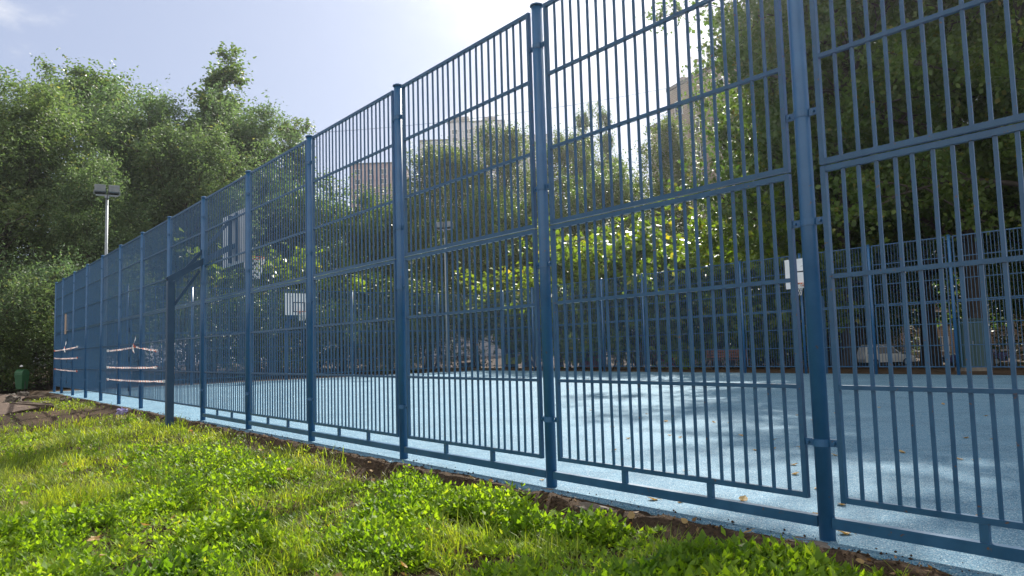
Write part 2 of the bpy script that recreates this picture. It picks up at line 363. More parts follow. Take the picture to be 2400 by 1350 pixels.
def clamp_mesh():
    mb = MB().tube([(0, 0, -.022), (0, 0, .022)], .0515, 16)
    for s in (-1, 1):
        mb.box((s * .083, 0, 0), (.062, .014, .044)); mb.tube([(s * .083, -.008, 0), (s * .083, -.022, 0)], .009, 8)
    return mb.mesh('clamp', M_blue_post)
PM, CM, KM = post_mesh(), cap_mesh(), clamp_mesh()
def shade_auto(me):
    me.polygons.foreach_set('use_smooth', [len(p.vertices) == 4 for p in me.polygons])
shade_auto(PM)
def add_post(parent, x, y, rz=0, clamps=True):
    p = link('fence_post', PM, parent, (x, y, 0), rz); link('post_cap', CM, p)
    if clamps:
        for z in (.58, 1.94, 2.63, 3.93): link('clamp', KM, p, (0, 0, z))
    return p
fence = thing('metal_fence', 'near long side of the blue barred fence, standing beside the grass', 'fence')
NB = 12
XC = -31.84
rnd = random.Random(3)
for k in range(-3, NB + 1): add_post(fence, -2.5 * k, 0)
add_post(fence, XC, 0, clamps=False)
for k in range(-2, NB + 2):
    x1 = -2.5 * (k - 1); x0 = -2.5 * k if k <= NB else XC
    w_ = x1 - x0 - .21
    if w_ < .5: continue
    panel_mb(w_, ZU, 0, .005, 0, rnd).build('upper_panel', M_blue, fence, loc=(x0 + .105, 0, 0))
    if k in (8, 12):
        gl = 1.1
        panel_mb(w_ - gl - .02, ZL, 0, .002, 0, rnd).build('lower_panel', M_blue, fence, loc=(x0 + .105, 0, 0))
        g = panel_mb(gl, ZL, 0, .002, 0, rnd, .045).build('gate_leaf', M_blue, fence, loc=(x0 + .105 + w_ - gl, 0, 0))
        for z in (.45, 1.2, 1.95): MB().tube([(-.01, -.03, z - .06), (-.01, -.03, z + .06)], .018, 10).build('hinge', M_dblue, g)
        MB().box((gl - .03, -.03, 1.12), (.04, .03, .16)).tube([(gl - .03, -.04, 1.14), (gl - .03, -.09, 1.14), (gl - .13, -.09, 1.14)], .009, 8).build('lock', M_dblue, g)
    else:
        panel_mb(w_, ZL, 0, .008, 1 if k == 4 else 0, rnd).build('lower_panel', M_blue, fence, loc=(x0 + .105, 0, 0))
    if k <= 5:
        mb = MB().box(((x0 + x1) / 2, 0, .105), (x1 - x0 - 2 * POST_R + .004, .05, .065))
        for f in (.345, .665): mb.box((x0 + f * 2.5, 0, .185), (.045, .03, .094))
        mb.build('base_rail', M_blue, fence)

ME_U = panel_mb(2.29, ZU, bw=.015).mesh('upper_panel', M_blue); ME_L = panel_mb(2.29, ZL, bw=.015).mesh('lower_panel', M_blue)
far_f = thing('metal_fence', 'far long side of the blue barred fence, behind the court in front of the bushes', 'fence')
for k in range(0, 15):
    add_post(far_f, XC + 2.5 * k + (.0 if k else .0), 20.6, clamps=False)
    if k < 14:
        link('upper_panel', ME_U, far_f, (XC + 2.5 * k + .105, 20.6, 0)); link('lower_panel', ME_L, far_f, (XC + 2.5 * k + .105, 20.6, 0))
end_f = thing('metal_fence', 'short end of the blue barred fence closing the far left end of the court', 'fence')
for k in range(1, 8): add_post(end_f, XC, 20.6 * k / 8, clamps=False)
for k in range(8):
    y = 20.6 * k / 8
    s = (2.575 - .21) / 2.29
    for mm, nm in ((ME_U, 'upper_panel'), (ME_L, 'lower_panel')): link(nm, mm, end_f, (XC, y + .105, 0), PI / 2, (s, 1, 1))

tag(MB().box((-29.05, -.045, 2.55), (.34, .012, .74)).build('notice_board', M_beige), 'narrow beige board fixed high on the blue fence above the farther gate', 'board')

# barrier tape
def tape(a, b, sag, tw, seed, label, curl=True):
    rr = random.Random(seed); mb = MB(); n = 60; vs = []; fs = []
    a = Vector(a); b = Vector(b)
    for i in range(n + 1):
        t_ = i / n; p = a.lerp(b, t_) + Vector((0, .01 * math.sin(t_ * 17), -sag * 4 * t_ * (1 - t_)))
        ang = tw * math.sin(t_ * 9 + seed) + .3 * math.sin(t_ * 31 + seed)
        hw = .022 * (1 - .55 * (i in (0, n)))
        dz = Vector((0, math.sin(ang), math.cos(ang))) * hw
        vs += [p - dz, p + dz]
        if i: fs.append((2 * i - 2, 2 * i, 2 * i + 1, 2 * i - 1))
    mb.add(vs, fs)
    for p in (a, b): mb.tube([p + Vector((0, -.02, -.03)), p + Vector((0, -.02, .035))], [.022, .03], 7)
    o = mb.build('barrier_tape', M_tape)
    return tag(o, label, 'barrier tape', 'red and white tapes across the two gates')
tape((-20.95, -.09, 1.45), (-17.78, -.09, 1.50), .012, .5, 1, 'red and white tape across the nearer gate, left half of the topmost line')
tape((-17.74, -.09, 1.50), (-15.6, -.09, 1.375), .01, .9, 2, 'red and white tape sloping down rightward from the topmost knot, nearer gate')
tape((-20.95, -.09, .99), (-15.6, -.09, 1.0), .01, .7, 3, 'red and white barrier tape across the nearer fence gate, middle of three lines')
tape((-20.9, -.09, .655), (-14.9, -.09, .70), .015, .8, 4, 'red and white barrier tape across the nearer fence gate, lowest of three lines')
tape((-31.1, -.09, 1.60), (-26.0, -.09, 1.66), .01, .4, 5, 'red and white barrier tape across the farther fence gate, topmost of three lines')
tape((-31.0, -.09, 1.31), (-26.0, -.09, 1.29), .015, .5, 6, 'red and white barrier tape across the farther fence gate, middle of three lines')
tape((-30.9, -.09, .90), (-26.0, -.09, .85), .015, .5, 7, 'red and white barrier tape across the farther fence gate, lowest of three lines')
for x, z, nm in ((-17.76, 1.35, 'loose red and white tape end standing up at the nearer gate'), (-28.5, 1.5, 'loose end of red and white tape curling up from the farther gate')):
    mb = MB(); vs = []; fs = []
    for i in range(14):
        t_ = i / 13; p = Vector((x - .25 * max(0, t_ - .6) * (1 if x < -20 else .2), -.11 - .03 * math.sin(5 * t_), z + .42 * t_))
        d = Vector((.026, .012 * math.sin(6 * t_), 0)); vs += [p - d, p + d]
        if i: fs.append((2 * i - 2, 2 * i - 1, 2 * i + 1, 2 * i))
    tag(mb.add(vs, fs).build('barrier_tape', M_tape), nm, 'barrier tape', 'red and white tapes across the two gates')

# ------------------------------------------------------------------ basketball stands
def hoop_stand(label, loc, rz, bw, bh, z0, mat_pole, arm_in=1.2, top=2.65, board_mat=None):
    """pole at local origin, court towards +Y, board plane at y = arm_in"""
    t = thing('basketball_stand', label, 'basketball hoop', loc, rz, 'basketball stands reaching over the court')
    MB().box((0, 0, top / 2 - .15), (.13, .13, top + .3)).build('pole', mat_pole, t, bevel=.008)
    zb = z0 + bh
    MB().beam((0, -.06, top + .02), (0, arm_in - .06, z0 + .36), .09, .11).build('main_arm', mat_pole, t)
    MB().beam((0, .18, top + .14), (0, arm_in - .05, zb - .12), .05, .06).build('upper_arm', mat_pole, t)
    MB().beam((0, .06, top - .45), (0, .52, top + .22), .05, .05).build('brace', mat_pole, t)
    mb = MB()
    for s in (-1, 1):
        mb.box((s * .2, arm_in - .035, z0 + bh / 2), (.05, .05, bh * .92))
    mb.box((0, arm_in - .036, z0 + .36), (.36, .05, .08)).box((0, arm_in - .036, zb - .12), (.36, .05, .06)).build('board_bracket', mat_pole, t)
    bd = MB().box((0, arm_in + .012, z0 + bh / 2), (bw, .03, bh)).build('backboard', board_mat or M_white, t, bevel=.004)
    mk = MB(); y = arm_in + .0285
    for (cx, cz, w_, h_) in ((0, z0 + .16, .59, .045), (0, z0 + .59, .59, .045), (-.275, z0 + .375, .045, .39), (.275, z0 + .375, .045, .39)): mk.box((cx, y, cz), (w_, .004, h_))
    mk.build('board_marking', M_black, bd)
    c = Vector((0, arm_in + .15 + .225, z0 + .15))
    mb = MB().tube([c + Vector((math.cos(a) * .225, math.sin(a) * .225, 0)) for a in np.linspace(0, 2 * PI, 25)], .009, 6, False)
    mb.box((0, arm_in + .09, z0 + .14), (.1, .14, .02)).box((0, arm_in + .035, z0 + .12), (.13, .012, .12))
    rim = mb.build('rim', M_orange, t)
    mb = MB()
    for k in range(12):
        for s in (-1, 1):
            pts = []
            for q in range(6):
                f = q / 5; a = 2 * PI * (k + s * f * 2.5) / 12; rr = .225 - .1 * f ** .8
                pts.append(c + Vector((math.cos(a) * rr, math.sin(a) * rr, -.42 * f)))
            mb.tube(pts, .0065, 4, False)
    mb.build('net', M_net, rim)
    return t
hoop_stand('dark blue basketball stand whose pole stands in the grass outside the near fence', (-12.5, -.6, 0), 0, 1.5, 1.05, 3.03, M_dblue)
hoop_stand('blue basketball stand at the left end of the court with marked white board', (-32.45, 9.66, 0), -PI / 2, 1.4, 1.02, 3.03, M_blue_post, 1.55)
hoop_stand('blue basketball stand at the far long fence, plain white board before dark trees', (-11.46, 21.25, 0), PI, 1.27, 1.05, 3.03, M_blue_post, 1.2)

# ------------------------------------------------------------------ floodlights
def floodlight(label, loc, rz, H):
    t = thing('floodlight_pole', label, 'floodlight', loc, rz, 'grey twin floodlight poles at the court corners')
    MB().tube([(0, 0, -.3), (0, 0, H * .5), (0, 0, H)], [.075, .062, .05], 12).build('pole', M_steel, t, True)
    MB().box((0, 0, H + .02), (.8, .06, .06)).box((0, 0, H - .04), (.16, .16, .1)).build('crossbar', M_steel, t)
    for s in (-1, 1):
        prof = [(-.2, -.13), (.18, -.2), (.22, .06), (.1, .16), (-.2, .16)]
        hd = MB(); vs = []; fs = []
        for x in (-.2, .2):
            for (y, z) in prof: vs.append((s * .25 + x, y, H + .27 + z))
        n = 5; fs = [tuple(range(n)), tuple(range(2 * n - 1, n - 1, -1))] + [((i + 1) % n, i, i + n, (i + 1) % n + n) for i in range(n)]
        h = hd.add(vs, fs).build('lamp_head', M_head, t, bevel=.02)
        MB().box((s * .25, .0, H + .085), (.34, .26, .012), Matrix.Rotation(-.18, 3, 'X')).build('lamp_glass', M_glass, h)
        MB().tube([(s * .25 - .215, 0, H + .25), (s * .25 - .215, 0, H + .05), (s * .25, 0, H + .045), (s * .25 + .215, 0, H + .05), (s * .25 + .215, 0, H + .25)], .014, 6).build('yoke', M_steel, h)
    MB().tube([(.1, -.05, H + .3), (.05, -.12, H + .15), (.0, -.09, H - .05), (.03, -.07, H - .4)], .012, 5).build('cable', M_cable, t)
    return t
floodlight('grey floodlight pole with two lamps before the willows', (-31.05, 1.6, 0), math.radians(80), 7.85)
floodlight('slim grey floodlight pole in the far court corner, seen through the bars', (-31.1, 18.1, 0), math.radians(35), 7.75)

# ------------------------------------------------------------------ small things on the left
t = thing('trash_bin', 'dark green litter bin on thin legs with a white bag on top', 'litter bin', (-36.9, -.6, float(ground_z(-36.9, -.6))), math.radians(38))
vs = []
MB().add([(-.16, -.15, .17), (.16, -.15, .17), (.16, .15, .17), (-.16, .15, .17), (-.22, -.2, .84), (.22, -.2, .84), (.22, .2, .84), (-.22, .2, .84)],
         [(3, 2, 1, 0), (4, 5, 6, 7), (0, 1, 5, 4), (1, 2, 6, 5), (2, 3, 7, 6), (3, 0, 4, 7)]).build('body', M_bin, t, bevel=.02)
MB().tube([(-.21, 0, .86), (.21, 0, .86)], .19, 20).build('lid', M_bin, t, bevel=.01).scale = (1, 1, 1)
for s in (-1, 1): MB().tube([(s * .18, 0, -.1), (s * .18, 0, .55)], .02, 8).build('leg', M_plastic, t)
bm = bmesh.new(); bmesh.ops.create_icosphere(bm, subdivisions=3, radius=.06)
for v in bm.verts: v.co *= 1 + .5 * mnoise.noise(v.co * 14); v.co.z *= .8
me = bpy.data.meshes.new('plastic_bag'); bm.to_mesh(me); bm.free(); me.materials.append(M_bag)
tag(link('plastic_bag', me, None, (-36.82, -.64, 1.03)), 'crumpled white plastic bag sticking out on top of the green bin', 'bag')

def lump(name, loc, size, m, label, cat, seed, rz=0, tilt=0, amp=.25, group=None, sub=3, freq=2.5):
    bm = bmesh.new(); bmesh.ops.create_cube(bm, size=1)
    bmesh.ops.subdivide_edges(bm, edges=bm.edges[:], cuts=6, use_grid_fill=True)
    for v in bm.verts:
        p = v.co.copy(); n_ = mnoise.noise_vector(p * freq + Vector((seed * 3.1, seed, 0)))
        v.co = Vector(((p.x + n_.x * amp * .6) * size[0], (p.y + n_.y * amp * .6) * size[1], (p.z + n_.z * amp) * size[2]))
    me = bpy.data.meshes.new(name); bm.to_mesh(me); bm.free(); me.materials.append(m)
    o = link(name, me, None, loc, rz); o.rotation_euler = (tilt, tilt * .6, rz)
    return tag(o, label, cat, group)
gz = lambda x, y: float(ground_z(x, y))
def on(x, y, dz=0): return (x, y, gz(x, y) + dz)
lump('fallen_log', on(-22.0, -1.78, .10), (1.45, .26, .2), M_log, 'dark fallen log lying beside the broken slab at the left edge', 'log', 1, math.radians(30), .05, .25)
lump('broken_slab', on(-21.9, -2.55, .10), (1.7, 1.15, .10), M_slab, 'large reddish-brown broken slab tilted against the log', 'slab', 2, math.radians(20), .12, .2)
lump('broken_slab', on(-28.3, -2.3, .16), (1.9, 1.1, .12), M_slab, 'reddish-brown broken slab farther back, below the green bin', 'slab', 3, math.radians(40), .16, .22)
lump('broken_slab', on(-33.5, -2.35, .30), (1.4, 1.0, .14), M_concrete, 'pale broken concrete slab at the left edge, farthest back', 'slab', 4, math.radians(15), -.2, .2)
lump('fallen_branch', on(-28.5, -.75, .06), (2.3, .16, .13), M_log, 'thin dark branch lying on the earth before the farther gate', 'branch', 5, math.radians(40), .02, .5)
for q, (x, y, s, nm) in enumerate([(-30.5, -1.55, .42, 'dark earthy stone left of the thin branch, below the green bin'), (-33.6, -.85, .34, 'pale round stone on the earth just right of the green bin'), (-24.6, -1.2, .26, 'small brown stone between log and patch of grass'), (-27.3, -1.75, .55, 'wide flat stone half sunk in the earth behind the log'), (-25.2, -.5, .3, 'brown stone at the court edge near the farther gate')]):
    lump('stone', on(x, y, s * .18), (s, s * .7, s * .5), M_stone, nm, 'stone', 10 + q, q, .1, .5)
lump('wrapper', on(-17.35, -.42, .07), (.20, .15, .11), M_litter, 'crumpled violet and white wrapper lying in the grass edge', 'litter', 30, .5, .2, .8)
lump('concrete_footing', on(-.03, -.09, -.01), (.26, .14, .05), M_stone, 'rough concrete footing at the foot of the nearest fence post', 'footing', 31, .1, 0, .4)
lump('concrete_footing', on(-2.47, -.08, -.01), (.2, .12, .05), M_stone, 'small concrete lump at the foot of the second nearest fence post', 'footing', 32, .4, 0, .5)
lump('stone', on(-1.75, -.25, .0), (.22, .1, .05), M_stone, 'jagged grey stone in the soil bank by the weeds, right of the second fence post', 'stone', 33, .2, .1, .6)

# ------------------------------------------------------------------ grass, weeds, leaf litter
def leaf_quads(c, a, s, L, W, fold=.25):
    """rhombic folded leaves: c base (n,3), a length dir, s side dir"""
    nrm = np.cross(a, s); L = L[:, None]; W = W[:, None]
    v0 = c; v2 = c + a * L; mid = c + a * L * .45
    v1 = mid + s * W * .5 + nrm * W * fold; v3 = mid - s * W * .5 + nrm * W * fold
    V = np.stack([v0, v1, v2, v3], 1).reshape(-1, 3)
    return V, np.arange(len(V)).reshape(-1, 4)
def rand_unit(n, rng=None):
    rng = rng or RNG
    v = rng.normal(size=(n, 3)); return v / np.linalg.norm(v, axis=1, keepdims=True)
def norm(v): return v / np.maximum(1e-9, np.linalg.norm(v, axis=-1, keepdims=True))
FH = np.array([F.x, F.y]); FH /= np.linalg.norm(FH); RH = np.array([FH[1], -FH[0]])
def sample_ground(n, dmin=3.6, dmax=26, p=1.0):
    """points in the wedge of grass on this side of the fence, denser near the camera"""
    d = dmin * (dmax / dmin) ** (RNG.random(n) ** p)
    lat = (RNG.random(n) * 1.75 - 1.0) * .80
    q = np.array([C0.x, C0.y]) + d[:, None] * FH + (d * lat)[:, None] * RH
    return q[:, 0], q[:, 1], d
def bare(x, y):
    """0..1, 1 = bare earth"""
    b = .8 * sstep(.66, .80, vnoise(x, y, .8, 2) * .6 + vnoise(x, y, 2.3, 5) * .4)
    for cx, cy, r in ((-3.0, -3.2, .34), (-1.5, -2.0, .26), (-.2, -2.0, .2), (-2.3, -1.1, .22)):
        b = np.maximum(b, 1 - sstep(r * .5, r, np.hypot((x - cx) * .8, y - cy)))
    b = np.maximum(b, sstep(-.62, -.34, y - .16 * sstep(-4, -7, x) + .16 * (vnoise(x, y, 1.3, 8) - .5) * 2))
    b = np.maximum(b, sstep(-15.6, -17.2, x + 1.2 * (vnoise(x, y, .7, 4) - .5) * 2) * (.97 - .9 * (1 - sstep(.8, 1.8, np.hypot((x + 24.5) * .35, y + .9)))))
    return np.clip(b, 0, 1)
def weedness(x, y):
    s = sstep(-9, -2, x) * .55 + sstep(-1.6, -.6, y) * .35 * sstep(-7, -3, x) + (vnoise(x, y, .7, 12) - .5) * 1.0 + .16
    return np.clip(s, .06, .97)
# grass blades
x, y, d = sample_ground(300000)
keep = (y < -.3) & (y > -7.5) & (RNG.random(len(x)) > bare(x, y)) & (RNG.random(len(x)) > weedness(x, y) * .93)
x, y, d = x[keep], y[keep], d[keep]
tuft = vnoise(x, y, 2.6, 21)
L = (.05 + .17 * sstep(.35, .8, tuft) * RNG.random(len(x)) ** .7 + .07 * RNG.random(len(x))); W = (.0035 + .0035 * RNG.random(len(x))) * np.clip(d / 7, 1, 2.6)
z = ground_z(x, y)
az = RNG.random(len(x)) * 2 * PI + 0; lean = .3 + 1.0 * RNG.random(len(x))
wind = vnoise(x, y, 1.3, 31) * 2 * PI
dirx = np.cos(az) * .7 + np.cos(wind) * .5; diry = np.sin(az) * .7 + np.sin(wind) * .5
h = norm(np.stack([dirx, diry, np.zeros_like(x)], -1)); up = np.array([0, 0, 1.0])
side = np.stack([-h[:, 1], h[:, 0], np.zeros_like(x)], -1)
base = np.stack([x, y, z - .005], -1)
P = []
for t_, wd_ in ((0, 1), (.4, .9), (.75, .62), (1, .08)):
    b = t_ ** 1.7
    p = base + (up[None] * (t_ * np.cos(lean * .55))[:, None] * L[:, None]) + h * (np.sin(lean) * b * L * .95)[:, None] - up[None] * ((b * lean * .33) * L)[:, None]
    P += [p - side * (W * wd_)[:, None] * .5, p + side * (W * wd_)[:, None] * .5]
n = len(x); Vg = np.stack(P, 1).reshape(-1, 3); o8 = np.arange(n)[:, None] * 8
Fg = np.concatenate([o8 + np.array([2 * q, 2 * q + 1, 2 * q + 3, 2 * q + 2]) for q in range(3)], 1).reshape(-1, 4)
o = link('grass', np_mesh('grass', Vg, Fg, L_grass)); tag(o, 'rough sunlit grass growing on this side of the fence', 'grass', kind='stuff')
# broad-leaved weeds
x, y, d = sample_ground(76000, p=1.05)
keep = (y < -.28) & (y > -7.5) & (RNG.random(len(x)) > bare(x, y)) & (RNG.random(len(x)) < weedness(x, y) * np.clip(1.15 - .035 * d, .3, 1) * (.22 + .78 * sstep(.32, .58, vnoise(x, y, 1.7, 41))))
x, y, d = x[keep], y[keep], d[keep]; n = len(x)
hgt = .02 + .17 * RNG.random(n) ** .8 * sstep(.36, .75, vnoise(x, y, 1.7, 41)); z = ground_z(x, y)
k = 8
lv = np.repeat(np.arange(n), k); f = np.tile(np.linspace(.15, 1, k), n); m = n * k
az = np.repeat(RNG.random(n) * 6.28, k) + np.tile(np.arange(k) * 2.4, n) + RNG.normal(size=m) * .4
sz = np.repeat(.65 + .6 * RNG.random(n) + .35 * sstep(.45, .8, vnoise(x, y, 1.7, 41)), k)
el = .25 + .5 * f + RNG.normal(size=m) * .25
a = np.stack([np.cos(az) * np.cos(el), np.sin(az) * np.cos(el), np.sin(el)], -1)
s = norm(np.cross(a, up[None] + .25 * RNG.normal(size=(m, 3))))
c = np.stack([x[lv], y[lv], z[lv] + hgt[lv] * f], -1) + a * (.006 + .012 * RNG.random(m))[:, None]
L = (.030 + .042 * (1 - .55 * f) * RNG.random(m) + .006) * sz; V1, F1 = leaf_quads(c, a, s, L, L * (.42 + .22 * RNG.random(m)), .2)
o = link('weeds', np_mesh('weeds', V1, F1, L_weed)); tag(o, 'low broad-leaved green weeds growing among the grass along the fence', 'weeds', kind='stuff')
# litter of dry leaves and stalks on the bank
x, y, d = sample_ground(46000)
dens = sstep(-.75, -.4, y) * .8 + .10 * bare(x, y) + .03
keep = (y < -.16) & (y > -6) & (RNG.random(len(x)) < dens * (.2 + .8 * sstep(.35, .65, vnoise(x, y, 1.1, 61))))
x, y = x[keep], y[keep]; n = len(x)
az = RNG.random(n) * 6.28; el = RNG.normal(size=n) * .35; a = np.stack([np.cos(az) * np.cos(el), np.sin(az) * np.cos(el), np.sin(el)], -1)
s = norm(np.cross(a, up[None] + .5 * RNG.normal(size=(n, 3))))
L = .02 + .035 * RNG.random(n); V1, F1 = leaf_quads(np.stack([x, y, ground_z(x, y) + .012], -1), a, s, L, L * (.15 + .5 * RNG.random(n)), .25)
o = link('leaf_litter', np_mesh('leaf_litter', V1, F1, L_litter)); tag(o, 'scattered brown dead leaves and stalks on the soil bank', 'leaf litter', kind='stuff')

# crumbs and clods of soil on the bank and over the court edge
n = 4200
x = 3.5 - 22 * RNG.random(n) ** 1.6; y = -.26 + .12 * RNG.normal(size=n)
e_ = (y < .05) & (y > -.7); x, y = x[e_], y[e_]; n = len(x)
sz = .003 + .011 * RNG.random(n) ** 4; octa = np.array([(1, 0, 0), (0, 1, 0), (-1, 0, 0), (0, -1, 0), (0, 0, .8), (0, 0, -.8)])
Vc = octa[None] * sz[:, None, None] * (.6 + .8 * RNG.random((n, 6, 1)))
th = RNG.random(n) * 6.28; ct, st2 = np.cos(th), np.sin(th)
Vc = np.stack([Vc[..., 0] * ct[:, None] - Vc[..., 1] * st2[:, None], Vc[..., 0] * st2[:, None] + Vc[..., 1] * ct[:, None], Vc[..., 2]], -1)
zc = np.where(y > -.13, np.maximum(ground_z(x, y), .002), ground_z(x, y)) + sz * .3
Vc += np.stack([x, y, zc], -1)[:, None]
tri = np.array([(0, 1, 4), (1, 2, 4), (2, 3, 4), (3, 0, 4), (1, 0, 5), (2, 1, 5), (3, 2, 5), (0, 3, 5)])
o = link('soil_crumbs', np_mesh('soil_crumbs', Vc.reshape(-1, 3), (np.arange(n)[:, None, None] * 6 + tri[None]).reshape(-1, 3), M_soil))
tag(o, 'loose crumbs of dark soil along the ragged court edge', 'soil crumbs', kind='stuff')

# fallen leaves one can count
def fallen(seed):
    rr = random.Random(seed); mb = MB(); n = 9
    out_ = []
    for i in range(n + 1):
        t_ = i / n; w_ = .028 * math.sin(PI * t_ ** .8) * (1 + .12 * rr.uniform(-1, 1)); out_.append((t_ * .075 - .037, w_))
    vs = []; fs = []
    c1, c2 = rr.uniform(3, 9), rr.uniform(6, 14)
    zf = lambda x_, y_: .004 + c1 * x_ * x_ + c2 * y_ * y_ + .004 * math.sin(80 * x_)
    for (x_, w_) in out_: vs += [(x_, -w_, zf(x_, w_)), (x_, 0, zf(x_, 0) - .002), (x_, w_, zf(x_, -w_))]
    for i in range(n): fs += [(3 * i, 3 * i + 3, 3 * i + 4, 3 * i + 1), (3 * i + 1, 3 * i + 4, 3 * i + 5, 3 * i + 2)]
    mb.add(vs, fs); mb.tube([(-.037, 0, zf(-.037, 0)), (-.06, .006, .006)], .0016, 5)
    return mb.mesh('fallen_leaf', L_fall)
FL = [fallen(i) for i in range(4)]
rr = random.Random(17)
for q in range(64):
    d = 4.6 + 9.5 * rr.random() ** 1.3; lat = rr.uniform(.02, .78)
    x = C0.x + FH[0] * d + RH[0] * d * lat; y = C0.y + FH[1] * d + RH[1] * d * lat
    if y < .05: continue
    o = link('fallen_leaf', FL[q % 4], None, (x, y, .003), rr.uniform(0, 6.28), rr.uniform(.75, 1.25)); o.rotation_euler = (rr.uniform(-.25, .25), rr.uniform(-.25, .25), rr.uniform(0, 6.28))
    tag(o, 'dry curled leaf fallen on the blue court', 'leaf', 'dry leaves fallen on the court')
for q in range(44):
    x = rr.uniform(-5.5, 2.6); y = rr.uniform(-.75, -.22)
    o = link('fallen_leaf', FL[q % 4], None, (x, y, gz(x, y) + .02), 0, rr.uniform(.7, 1.15)); o.rotation_euler = (rr.uniform(-.6, .6), rr.uniform(-.6, .6), rr.uniform(0, 6.28))
    tag(o, 'dry brown leaf fallen on the soil bank by the fence', 'leaf', 'dry leaves fallen on the soil bank')

for q in range(34):
    d = 4.4 + 9 * rr.random() ** 1.4; lat = rr.uniform(-.72, .45)
    x = C0.x + FH[0] * d + RH[0] * d * lat; y = C0.y + FH[1] * d + RH[1] * d * lat
    if y > -.6: continue
    o = link('fallen_leaf', FL[q % 4], None, (x, y, gz(x, y) + rr.uniform(.05, .09)), 0, rr.uniform(.8, 1.3)); o.rotation_euler = (rr.uniform(-.7, .7), rr.uniform(-.7, .7), rr.uniform(0, 6.28))
    tag(o, 'dry pale leaf lying on top of the grass and weeds', 'leaf', 'dry leaves on the grass')

